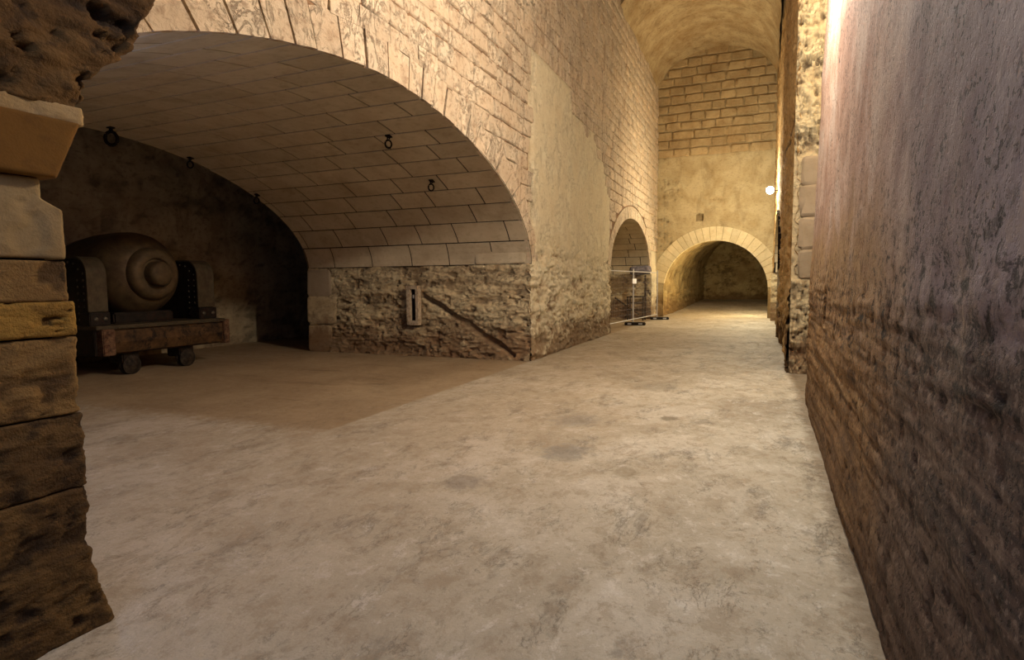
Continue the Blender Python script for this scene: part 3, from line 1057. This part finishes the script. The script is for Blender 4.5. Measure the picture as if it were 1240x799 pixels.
# ---- far barrel vault and near ceiling
def barrel(name, x_c, a, z0, b, y0, y1, amp, mat, seed):
    th = np.linspace(0, math.pi, 70)
    ys = np.linspace(y0, y1, 70)
    Yg, Tg = np.meshgrid(ys, th, indexing='ij')
    d = amp * fbm(np.stack([Yg, Tg * 2.4, Yg * 0], -1), (0.9, 1.2, 1), 5, seed)
    P = np.zeros(Yg.shape + (3,))
    P[..., 0] = x_c - (a - d) * np.cos(Tg)
    P[..., 1] = Yg
    P[..., 2] = z0 + (b - d) * np.sin(Tg)
    return struct(link(name, grid(P, True), mat, smooth=True))
YV = 19.8
barrel('ceiling', VC, VA, VZ, VBR, YV, 28.1, 0.07, M['ceiling'], 51)
near_c = barrel('ceiling_near', -1.75, 3.3, 11.3, 2.4, -5, YV + 0.02, 0.06, M['ceiling'], 52)
# face of the lower vault, turned towards the camera
def vault_face():
    xs = np.linspace(VC - VA, VC + VA, 60)
    me = patch(xs, lambda u: VZ + VBR * np.sqrt(np.clip(1 - ((u - VC) / VA) ** 2, 0, 1)), const(14.2), 12, lambda x, z, d: np.stack([x, YV - d, z], -1),
               lambda x, z: (0.02 * fbm(np.stack([x, z, x * 0], -1), (2, 2, 1), 4, 8), x * 0), False)
    child_struct('vault_face', me, M['ceiling'], near_c)
vault_face()

# ---- right wall, near part: battered, plastered, stained below
Y8 = 8.85
def right_x(y, z): return 0.505 + 0.022 * z
def rn_disp(y, z):
    p = np.stack([y, z, y * 0 + 2], -1)
    low = sstep(1.75, 1.35, z + 0.25 * fbm(p, (1, 1, 1), 3, 61))
    sm = 0.018 * fbm(p, (0.7, 1.0, 1), 5, 62) + 0.012 * fbm(p, (3.5, 2.0, 1), 4, 66)
    lay = fbm(p, (0.45, 9.0, 1), 6, 63, 0.62)
    pit = -sstep(0.26, 0.5, fbm(p, (14, 16, 1), 4, 64))
    slot = sstep(0.10, 0.07, np.abs(y - 6.6)) * sstep(0.19, 0.16, np.abs(z - 1.33))
    d = sm + low * (0.030 * lay + 0.010 * pit) - 0.07 * slot
    edge = 0.05 * sstep(Y8 - 0.25, Y8, y) ** 2
    nib = 0.05 * sstep(Y8 - 0.5, Y8, y) * fbm(p, (4, 1.4, 1), 4, 65)
    return d - edge + nib, low * (0.5 * lay + pit) - 1.4 * slot
rplace = lambda y, z, d: np.stack([right_x(y, z) - d, y, z], -1)
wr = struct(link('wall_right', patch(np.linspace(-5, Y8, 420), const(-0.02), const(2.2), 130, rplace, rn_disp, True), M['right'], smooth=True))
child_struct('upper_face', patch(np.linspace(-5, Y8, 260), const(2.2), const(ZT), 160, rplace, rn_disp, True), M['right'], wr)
plain('end_face', [(0.6, Y8, 0), (4.2, Y8, 0), (4.2, Y8, 7.4), (0.72, Y8, 7.4)], M['rightfar'], wr)
# opening behind it
plain('recess_back', [(4.1, Y8 - .5, 0), (4.1, 12, 0), (4.1, 12, 7.4), (4.1, Y8 - .5, 7.4)], M['rightfar'], wr)
plain('recess_top', [(0.5, Y8 - .5, 7.4), (4.2, Y8 - .5, 7.4), (4.2, 12, 7.4), (0.5, 12, 7.4)], M['rightfar'], wr)
plain('lintel_face', [(0.66, Y8 - 0.02, 7.4), (0.5, 11.5, 7.4), (0.5, 11.5, ZT), (0.76, Y8 - .02, ZT)], M['rightfar'], wr)

# ---- right wall, far part
YJ = 11.35
YS, YT = 18.6, 26.0
AR = dict(c=(YS + YT) / 2, a=(YT - YS) / 2, b=2.0, z=1.92, n=2.0)
def rf_disp(y, z):
    p = np.stack([y, z, y * 0 + 5], -1)
    low = sstep(4.2, 1.6, z + 0.8 * fbm(p, (1, .5, 1), 3, 71))
    d, r = rough_disp(y, z, 0.085, 17)
    zl = 4.55 + 0.03 * (y - 11.4) + 0.10 * fbm(p, (1.3, 0.2, 1), 4, 72)
    ledge = 0.045 * sstep(zl - 0.01, zl + 0.03, z) * sstep(19, 17.5, y)
    bulge = 0.10 * sstep(1.9, 1.2, z) * sstep(13.3, 11.6, y) + 0.05 * sstep(2.4, 0.6, z) * sstep(16.0, 17.3, y)
    sm = 0.02 * fbm(p, (1.6, 1.0, 1), 5, 73)
    crk = sstep(0.06, 0.0, np.abs(z - zl)) * sstep(19, 17.5, y)
    return (0.6 + 0.4 * low) * d * 0.85 + sm + ledge + bulge - 0.03 * crk, (0.35 + 0.65 * low) * r - 1.2 * crk
rfplace = lambda y, z, d: np.stack([XR(y) - d, y, z], -1)
wf = struct(link('wall_right_far', patch(np.linspace(YJ, YS, 260), const(-0.02), const(ZT), 300, rfplace, rf_disp, True), M['rightfar'], smooth=True))
child_struct('arch_face', patch(cosu(YS, YT, 90), lambda u: arch_z(AR, u), const(ZT), 90, rfplace, rf_disp, True), M['rightfar'], wf)
child_struct('corner_face', patch(np.linspace(YT, 28.3, 40), const(-0.02), const(ZT), 120, rfplace, rf_disp, True), M['rightfar'], wf)
# far jamb of the first recess (faces the camera)
def jb_disp(x, z):
    d, r = rough_disp(x * 2.2, z, 0.09, 21)
    lo_ = sstep(1.75, 1.55, z) + sstep(3.62, 3.8, z)
    return d * lo_ - 0.03 + 0.05 * sstep(1.7, 1.5, z), r * lo_
child_struct('jamb_face', patch(np.concatenate([np.linspace(0.40, 1.2, 70), np.linspace(1.22, 4.2, 40)]), const(-0.02), const(7.4), 300, lambda x, z, d: np.stack([x, YJ - d, z], -1), jb_disp, False), M['weathered'], wf)
for z0, z1 in ((1.62, 2.13), (2.13, 2.66), (2.66, 3.2), (3.2, 3.68)):
    for (xa, xb) in ((0.50, 1.25), (1.26, 2.1)):
        place_stone('dressed_stone', random.choice(sm_j), wf, ((xa + xb) / 2, YJ + 0.0, (z0 + z1) / 2), (1, 0, 0), (0, 0, 1), (0, -1, 0), xb - xa - 0.012, z1 - z0 - 0.015, 0.03)
# recess behind the arch on the right
def ar_side():
    for yy, fl in ((YT, False),):
        me = patch(np.linspace(0.2, 3.4, 90), const(-0.02), const(AR['z']), 60, lambda x, z, d: np.stack([x, yy - d, z], -1), lambda x, z: rough_disp(x, z, 0.04, 23), fl)
        child_struct('jamb_face', me, M['weathered'], wf)
ar_side()
ra = alcove(AR, 3.6, 0.30, 0.39, 0.84, 'ceiling_right_recess', 'wall')
plain('recess_back', [(3.5, YS, 0), (3.5, YT, 0), (3.5, YT, 4.2), (3.5, YS, 4.2)], M['weathered'], wf)
plain('near_jamb', [(0.3, YS, 0), (3.6, YS, 0), (3.6, YS, AR['z']), (0.3, YS, AR['z'])], M['weathered'], wf)
for z0 in (0.05, 0.46, 0.87, 1.28):
    pass

# wall that closes the corridor behind the camera
struct(plain('wall_rear', [(-4.6, -5, 0), (1.4, -5, 0), (1.4, -5, 14), (-4.6, -5, 14)], M['mortar']))

# ------------------------------------------------------------------ the near pillar on the left
def wrap(name, z0, z1, nz, edge, y0, xf, xb, amp, mat, parent, seed, disp=None, nf=110, nr=40, caps=True):
    """masonry lump: face in plane x = xf from y0 to edge(z), then returning to xb at y = edge(z)"""
    zs = np.linspace(z0, z1, nz)
    e = edge(zs)
    t1 = np.linspace(0, 1, nf) ** 0.7
    t2 = np.linspace(0, 1, nr)[1:]
    rows = []
    for z, ye in zip(zs, e):
        rr = 0.03
        face = [(xf, y0 + (ye - rr - y0) * t, z) for t in t1]
        arc = [(xf - rr + rr * math.cos(a), ye - rr + rr * math.sin(a), z) for a in np.linspace(0, math.pi / 2, 7)[1:]]
        ret = [(xf - rr + (xb - xf + rr) * t ** 1.5, ye, z) for t in t2]
        rows.append(face + arc + ret)
    P = np.array(rows).transpose(1, 0, 2)
    N = np.zeros_like(P)
    nfa = nf
    N[:nfa, :, 0] = 1
    for i, a in enumerate(np.linspace(0, math.pi / 2, 7)[1:]):
        N[nfa + i, :, 0], N[nfa + i, :, 1] = math.cos(a), math.sin(a)
    N[nfa + 6:, :, 1] = 1
    d, r = disp(P) if disp else (amp * fbm(P, (6, 6, 6), 5, seed), fbm(P, (6, 6, 6), 5, seed) * 2)
    # round over at top and bottom beds
    zz = P[..., 2]
    bed = np.minimum(zz - z0, z1 - zz)
    d = d - 0.010 * sstep(0.010, 0.0, bed) * (0.6 + 0.8 * fbm(P, (5, 5, 1), 3, seed + 33))
    Q = P + N * d[..., None]
    if caps:      # close top and bottom
        def cap(row):
            b = row.copy()
            b[:, 0] = np.minimum(b[:, 0], xb + 0.02)
            b[:, 1] = np.minimum(b[:, 1], y0 + 0.05)
            return b
        Q = np.concatenate([cap(Q[:, 0])[:, None], Q, cap(Q[:, -1])[:, None]], 1)
        r = np.concatenate([r[:, :1], r, r[:, -1:]], 1)
    return link(name, grid(Q, False, r), mat, parent, smooth=True)

pil = empty('stone_pillar', (-3.6, 0.6, 0))
tag(pil, 'weathered block pillar with an orange corbel stone filling the left foreground', 'pillar')
XP, XPB = -2.85, -4.3
def T(parent, o):
    o.matrix_parent_inverse = parent.matrix_basis.inverted()
    return o
def dsp(amp, sc, seed, pits=0.0, pitsc=14, hor=1.0):
    def f(P):
        a = fbm(P, (sc, sc, sc * hor), 6, seed, 0.66)
        p_ = -sstep(0.15, 0.45, fbm(P, (pitsc, pitsc, pitsc), 3, seed + 7)) * pits
        return amp * a * 1.6 + p_, a * 1.8 + p_ * 60
    return f
T(pil, wrap('pillar_block', 0.0, 0.688, 90, lambda z: 1.725 + 0.075 * sstep(0.34, 0.0, z), -1.5, XP, XPB, 0, M['pillar_low'], pil, 1, dsp(0.024, 6, 101, 0.014, 14, 1.4)))
T(pil, wrap('pillar_block', 0.695, 1.028, 40, lambda z: 1.725 + 0 * z, -1.5, XP, XPB, 0, M['pillar_low'], pil, 1, dsp(0.014, 8, 103, 0.012, 14, 2.2)))
T(pil, wrap('pillar_block', 1.036, 1.375, 40, lambda z: 1.715 + 0 * z, -1.5, XP, XPB, 0, M['pillar_mid'], pil, 1, dsp(0.013, 8, 104, 0.010, 14, 2.2)))
T(pil, wrap('pillar_block', 1.384, 1.535, 26, lambda z: 1.72 - 0.02 * (z - 1.38), -1.5, XP + 0.008, XPB, 0, M['pillar_yellow'], pil, 1, dsp(0.006, 9, 105, 0.022, 22, 1.0)))
T(pil, wrap('pillar_block', 1.536, 1.712, 30, lambda z: 1.705 - 0.02 * (z - 1.38), -1.5, XP + 0.002, XPB, 0, M['pillar_mid'], pil, 1, dsp(0.010, 9, 106, 0.016, 12, 0.7)))
T(pil, wrap('pillar_block', 1.722, 2.06, 46, lambda z: 1.70 - 0.085 * sstep(1.93, 1.985, z), -1.5, XP - 0.004, XPB, 0, M['pillar_top'], pil, 1, dsp(0.006, 5, 107, 0.010, 7)))
T(pil, wrap('corbel', 2.065, 2.315, 40, lambda z: 1.655 + 0.42 * (z - 2.065), -1.5, XP + 0.05, XPB, 0, M['corbel'], pil, 1, dsp(0.004, 4, 108, 0.002, 7)))
T(pil, wrap('bedding_mortar', 2.31, 2.385, 14, lambda z: 1.78 + 0 * z, -1.5, XP + 0.045, XPB, 0, M['mortar_pale'], pil, 1, dsp(0.010, 12, 109, 0.004, 14)))
T(pil, link('pillar_core', mesh([(XPB, -1.5, 0), (XPB, 1.66, 0), (XP - 0.03, 1.66, 0), (XP - 0.03, -1.5, 0), (XPB, -1.5, 2.4), (XPB, 1.6, 2.4), (XP - 0.03, 1.6, 2.4), (XP - 0.03, -1.5, 2.4)],
     [(0, 1, 5, 4), (1, 2, 6, 5), (2, 3, 7, 6), (3, 0, 4, 7)]), M['void'], pil))
def mass_edge(z):
    return np.interp(z, [2.34, 2.42, 2.52, 2.60, 2.68, 2.82, 3.05, 3.5, 4.0, 4.6, 5.4], [1.74, 1.80, 1.82, 1.88, 1.97, 2.07, 2.20, 2.40, 2.62, 2.8, 2.95])
def mass_disp(P):
    a = fbm(P, (2.4, 2.4, 5.5), 6, 120, 0.58)
    b_ = -sstep(0.1, 0.45, fbm(P, (9, 9, 12), 4, 125)) * 0.05
    return 0.10 * a + b_, a * 2.0 + b_ * 14
T(pil, wrap('rubble_springer', 2.37, 5.4, 210, mass_edge, -1.5, XP + 0.05, XPB, 0, M['rubble'], pil, 1, mass_disp, nf=150, nr=60))

# ------------------------------------------------------------------ the old gun in the chamber
gun = empty('cannon', (-11.6, 7.9, 0))
tag(gun, 'massive old iron cannon on a riveted carriage in the dark left alcove', 'cannon')
def gl(o):
    return T(gun, o)
GX, GY, GZ = -10.75, 7.88, 1.83
mt = Matrix.Translation((0, GY, GZ))
b = MB()
prof = [(-13.15, 0.60), (-12.9, 0.62), (-12.5, 0.72), (-12.0, 0.79), (-11.5, 0.81), (-11.25, 0.80), (-11.08, 0.765), (-10.95, 0.70), (-10.85, 0.60), (-10.79, 0.54), (-10.77, 0.47), (-10.80, 0.455)]
b.lathe(prof, 72, mt)
barrel_o = gl(b.build('barrel', M['gun'], gun, True))
b = MB()
b.lathe([(-10.86, 0.50), (-10.76, 0.502), (-10.68, 0.485), (-10.625, 0.44), (-10.60, 0.38), (-10.61, 0.30), (-10.66, 0.27)], 64, mt)
gl(b.build('breech_ring', M['gun'], gun, True))
b = MB()
b.lathe([(-10.7, 0.24), (-10.62, 0.235), (-10.54, 0.23), (-10.49, 0.225), (-10.455, 0.20), (-10.435, 0.15), (-10.43, 0.08), (-10.428, 0.02)], 48, mt)
gl(b.build('breech_knob', M['gun'], gun, True))
def cheek_poly(x0, x1, z0, z1, r, n=10):
    p = [(x1, z0), (x0, z0)]
    for k in range(n + 1):
        a = math.pi / 2 * k / n
        p.append((x0 - r + r * math.cos(a), z1 - r + r * math.sin(a)))
    p.append((x1, z1))
    return p
for (ya, yb) in ((6.66, 7.0), (8.84, 9.24)):
    b = MB()
    b.prism(cheek_poly(-10.76, -12.6, 0.92, 2.10, 0.30), ya + 0.02, yb - 0.02)
    ck = gl(b.build('carriage_cheek', M['gun_dark'], gun))
    # strap bent over the front edge and the top
    b = MB()
    outer = cheek_poly(-10.74, -12.6, 1.16, 2.125, 0.315)[1:]
    inner = cheek_poly(-10.77, -12.6, 1.16, 2.095, 0.285)[1:]
    n = len(outer)
    vs = [(x, ya, z) for x, z in outer] + [(x, ya, z) for x, z in inner] + [(x, yb, z) for x, z in outer] + [(x, yb, z) for x, z in inner]
    fs = []
    for i in range(n - 1):
        fs += [(i, i + 1, 2 * n + i + 1, 2 * n + i), (i, n + i, n + i + 1, i + 1), (2 * n + i, 2 * n + i + 1, 3 * n + i + 1, 3 * n + i), (n + i, 3 * n + i, 3 * n + i + 1, n + i + 1)]
    fs += [(0, 2 * n, 3 * n, n), (n - 1, 2 * n - 1, 4 * n - 1, 3 * n - 1)]
    b.add(vs, fs)
    gl(b.build('cheek_strap', M['gun_strap'], gun))
    # rivets on the side that faces the corridor
    b = MB()
    b.lathe([(0, 0.020), (0.008, 0.018), (0.014, 0.010), (0.016, 0.001)], 10)
    rv = mesh(b.v, b.f)
    rv.materials.append(M['rivet'])
    spots = [(-10.86 - 0.02 * 0, 1.02 + 0.115 * k) for k in range(8)] + [(-10.98, 1.90), (-11.10, 2.0)] + [(-11.25 - 0.14 * k, 2.03) for k in range(9)] + [(-11.02, 1.02 + 0.115 * k) for k in range(7)]
    for (x, z) in spots:
        o = bpy.data.objects.new('rivet', rv)
        o.parent = ck
        o.matrix_world = Matrix.Translation((x, ya + 0.02, z)) @ Matrix.Rotation(-math.pi / 2, 4, 'Z')
        COL.objects.link(o)
    # foot block with bolts under the strap
    b = MB()
    b.box(-10.98, -10.70, ya - 0.01, yb + 0.01, 0.91, 1.15, 0.015)
    cf = gl(b.build('cheek_foot', M['gun_dark'], gun))
    for dy in (0.09, yb - ya - 0.09):
        o = bpy.data.objects.new('bolt', rv)
        o.parent = cf
        o.matrix_world = Matrix.Translation((-10.70, ya + dy, 1.03)) @ Matrix.Scale(2.0, 4)
        COL.objects.link(o)
b = MB()
b.box(-13.0, -10.5, 6.62, 9.28, 0.85, 0.915, 0.008)
gl(b.build('deck_plate', M['gun_strap'], gun))
b = MB()
b.prism([(-10.5, 0.85), (-10.43, 0.83), (-10.40, 0.62), (-10.44, 0.44), (-10.56, 0.40), (-10.56, 0.85)], 6.86, 9.14)
gl(b.build('front_beam', M['gun_beam'], gun))
b = MB()
b.box(-10.52, -10.36, 9.12, 9.26, 0.40, 0.90, 0.012)
gl(b.build('beam_end', M['gun_worn'], gun))
b = MB()
b.box(-10.60, -10.40, 6.66, 6.88, 0.40, 0.86, 0.015)
gl(b.build('beam_end', M['gun_worn'], gun))
for (ya, yb) in ((6.62, 6.80), (8.95, 9.12)):
    b = MB()
    b.box(-13.0, -10.56, ya, yb, 0.40, 0.85, 0.01)
    gl(b.build('side_beam', M['gun_dark'], gun))
b = MB()
b.box(-12.9, -10.9, 7.2, 8.4, 0.915, 1.12, 0.03)
gl(b.build('saddle', M['gun_dark'], gun))
for (x, y) in ((-10.78, 7.28), (-10.78, 8.42), (-12.6, 7.28), (-12.6, 8.42)):
    b = MB()
    b.box(x - 0.20, x + 0.17, y - 0.16, y + 0.16, 0.20, 0.46, 0.02)
    tr = gl(b.build('truck', M['gun_dark'], gun))
    b = MB()
    b.lathe([(-0.07, 0.10), (-0.065, 0.17), (-0.035, 0.17), (-0.03, 0.15), (0.03, 0.15), (0.035, 0.17), (0.065, 0.17), (0.07, 0.10), (0.09, 0.06), (0.10, 0.02)], 28, Matrix.Translation((x + 0.12, y, 0.172)))
    b.build('wheel', M['gun_wheel'], tr, True)
b = MB()
b.tube([(-10.36, 6.9, 0.875), (-10.36, 9.15, 0.875)], 0.012, 8)
gl(b.build('edge_rail', M['gun_strap'], gun))

# ------------------------------------------------------------------ iron rings hung from the alcove vault
def ring(y, x, big, label):
    z = float(arch_z(A1, y))
    dy = 0.02
    sl = (float(arch_z(A1, y + dy)) - float(arch_z(A1, y - dy))) / (2 * dy)
    n = Vector((0, sl, -1)).normalized()       # into the room
    o = empty('iron_ring', (x, y, z))
    tag(o, label, 'ring', 'iron rings under the alcove vault')
    b = MB()
    r = 0.105 if big else 0.062
    base = n * 0.0
    b.tube([Vector((-0.02, 0, 0)) - n * 0.02, Vector((-0.02, 0, 0)) + n * 0.05, n * 0.075, Vector((0.02, 0, 0)) + n * 0.05, Vector((0.02, 0, 0)) - n * 0.02], 0.011 * (1.6 if big else 1), 8)
    b.box(-0.045, 0.045, -0.045, 0.045, -0.012, 0.012, 0.003, Matrix.Translation(n * 0.006) @ n.to_track_quat('Z', 'Y').to_matrix().to_4x4())
    b.build('staple', M['iron'], o, True)
    b = MB()
    c0 = n * 0.07 + Vector((0, 0, -r))
    tl = Vector((0.75, 0.66, 0)).normalized()
    b.tube([c0 + tl * (r * 0.8 * math.cos(a)) + Vector((0, 0, r * math.sin(a))) for a in np.linspace(0, 2 * math.pi, 25)[:-1]], 0.014 * (1.9 if big else 1), 8, True)
    b.build('hoop', M['iron'], o, True)
ring(6.55, -9.72, True, 'large black iron ring hanging at the dark inner end of the vault')
ring(8.15, -9.92, False, 'small iron ring at the inner vault edge, right of the large ring')
ring(9.75, -9.95, False, 'small iron ring lowest on the inner vault edge, above the dark opening')
ring(8.25, -5.60, False, 'small iron ring nearest the corridor, high on the vault')
ring(9.78, -5.72, False, 'small iron ring low on the vault, just above the weathered wall')

# ------------------------------------------------------------------ framed slot in the weathered wall
nf = empty('wall_slot', (-7.14, YA, 0.72))
tag(nf, 'tall narrow dark slot in a pale frame on the weathered alcove wall', 'niche')
def nb(name, x0, x1, y0, y1, z0, z1, mat, bev=0.006):
    return T(nf, MB().box(x0, x1, y0, y1, z0, z1, bev).build(name, mat, nf))
nb('frame_side', -7.29, -7.19, YA - 0.11, YA + 0.03, 0.78, 1.50, M['frame'])
nb('frame_side', -7.06, -6.99, YA - 0.11, YA + 0.03, 0.76, 1.50, M['frame'])
nb('frame_head', -7.29, -6.99, YA - 0.12, YA + 0.03, 1.48, 1.56, M['frame'])
nb('frame_sill', -7.27, -7.0, YA - 0.12, YA + 0.03, 0.69, 0.79, M['frame'])
nb('slot_back', -7.2, -7.05, YA - 0.035, YA + 0.02, 0.77, 1.50, M['void'], 0.001)
nb('latch', -7.145, -7.115, YA - 0.075, YA - 0.03, 1.28, 1.36, M['zinc'], 0.004)

# ------------------------------------------------------------------ site fence in front of the small alcove
FX = -4.52
def fence_panel(y0, y1, x0, x1, label):
    o = empty('mesh_fence', ((x0 + x1) / 2, (y0 + y1) / 2, 0.0))
    tag(o, label, 'fence', 'mesh fence panels')
    def fp(m, name, mat): return T(o, m.build(name, mat, o, True))
    def X(t): return x0 + (x1 - x0) * t
    def Yt(t): return y0 + (y1 - y0) * t
    for t in (0.0, 1.0):
        fp(MB().tube([(X(t), Yt(t), 0.112 if y0 + (y1 - y0) * t > 19 else 0.0), (X(t), Yt(t), 2.08)], 0.021, 10), 'post', M['zinc'])
    for z in (0.22, 1.98):
        fp(MB().tube([(X(0), Yt(0), z), (X(1), Yt(1), z)], 0.017, 8), 'rail', M['zinc'])
    m = MB()
    for k in range(1, 24):
        m.tube([(X(k / 24), Yt(k / 24), 0.22), (X(k / 24), Yt(k / 24), 1.98)], 0.0022, 3)
    for k in range(1, 9):
        z = 0.22 + 1.76 * k / 9
        m.tube([(X(0), Yt(0), z), (X(1), Yt(1), z)], 0.0022, 3)
    q = fp(m, 'wire_mesh', M['zinc'])
    q['kind'] = 'stuff'
    return o
fence_panel(18.75, 22.15, -4.78, -4.50, 'galvanised mesh fence panel on the left half of the small arch')
fence_panel(22.22, 25.7, -4.50, -4.20, 'galvanised mesh fence panel on the right half of the small arch')
def foot(loc, rz, label):
    o = empty('ballast_block', loc, rz)
    tag(o, label, 'fence foot', 'fence feet')
    m = MB()
    m.box(-0.38, 0.38, -0.12, 0.12, 0.0, 0.11, 0.02)
    m.build('block', M['rubber'], o)
    for s in (-0.2, 0.2):
        MB().box(s - 0.07, s + 0.07, -0.124, -0.118, 0.03, 0.085, 0.002).build('reflector', M['zinc'], o)
foot((-4.42, 22.18, 0.0), 0.12, 'black rubber fence foot under the middle post')
foot((-4.10, 25.74, 0.0), 0.25, 'black rubber fence foot beside the far corner')
sg = empty('white_sign', (-4.42, 22.0, 1.54))
tag(sg, 'small white board tied to the fence at its middle post', 'sign')
T(sg, MB().box(-4.425, -4.413, 21.65, 22.35, 1.54, 1.72, 0.002).build('board', M['sign'], sg))

# dark bundle and timber rack behind the fence
rk = empty('timber_rack', (-5.3, 25.4, 0))
tag(rk, 'dark timber rack standing behind the fence in the small arch', 'rack')
def rb(name, a, b_, r):
    m = MB()
    a, b_ = Vector(a), Vector(b_)
    d = (b_ - a)
    q = d.to_track_quat('Z', 'Y').to_matrix().to_4x4()
    m.box(-r, r, -r, r, 0, d.length, 0.008, Matrix.Translation(a) @ q)
    return T(rk, m.build(name, M['timber'], rk))
for (x, y, zt) in ((-4.66, 25.5, 1.88), (-5.3, 25.5, 1.0), (-4.66, 25.0, 1.0), (-5.3, 25.0, 1.0)):
    rb('upright', (x, y, 0), (x, y, zt), 0.035)
for z in (0.42, 0.72, 0.98):
    rb('shelf_bar', (-5.32, 25.0, z), (-4.64, 25.0, z), 0.028)
    rb('shelf_bar', (-5.32, 25.5, z), (-4.64, 25.5, z), 0.028)
rb('brace', (-5.8, 24.8, 0.95), (-4.8, 24.9, 0.25), 0.03)
def bundle():
    ths = np.linspace(0, 2 * math.pi, 33)
    xs = np.linspace(-5.35, -4.44, 40)
    Xg, T_ = np.meshgrid(xs, ths, indexing='ij')
    e = 1 - np.abs((Xg + 4.895) / 0.465) ** 8
    r0 = 0.19 * np.clip(e, 0.02, 1) ** 0.5
    p = np.stack([Xg, np.cos(T_), np.sin(T_)], -1)
    d = 0.035 * fbm(p, (4, 2, 2), 4, 200)
    d[:, -1] = d[:, 0]
    P = np.stack([Xg, 25.6 + (r0 + d) * 1.2 * np.cos(T_), 2.09 + (r0 + d) * np.sin(T_)], -1)
    o = link('cloth_bundle', grid(P, False), M['tarp'], None, True)
    tag(o, 'dark grey rolled cloth bundle lying on the timber rack behind the fence', 'bundle')
bundle()

# ------------------------------------------------------------------ lamp on the right wall
lp = empty('wall_lamp', (0.30, 23.9, 4.85))
tag(lp, 'glowing lamp high on the right wall close to the end wall', 'lamp')
m = MB()
m.lathe([(0, 0.07), (0.02, 0.07), (0.02, 0.0)], 20, Matrix.Translation((0.06, 0, 0)) @ Matrix.Rotation(math.pi, 4, 'Z'))
m.build('back_plate', M['iron'], lp)
MB().tube([(0.05, 0, 0), (-0.10, 0, 0.0), (-0.16, -0.04, 0.0)], 0.014, 8).build('arm', M['iron'], lp)
m = MB()
m.lathe([(-0.13, 0.02), (-0.11, 0.08), (-0.06, 0.12), (0.0, 0.14), (0.06, 0.12), (0.11, 0.08), (0.13, 0.02)], 24, Matrix.Translation((-0.22, -0.12, 0)))
m.build('bulb', M['bulb'], lp, True)

bpy.context.view_layer.update()
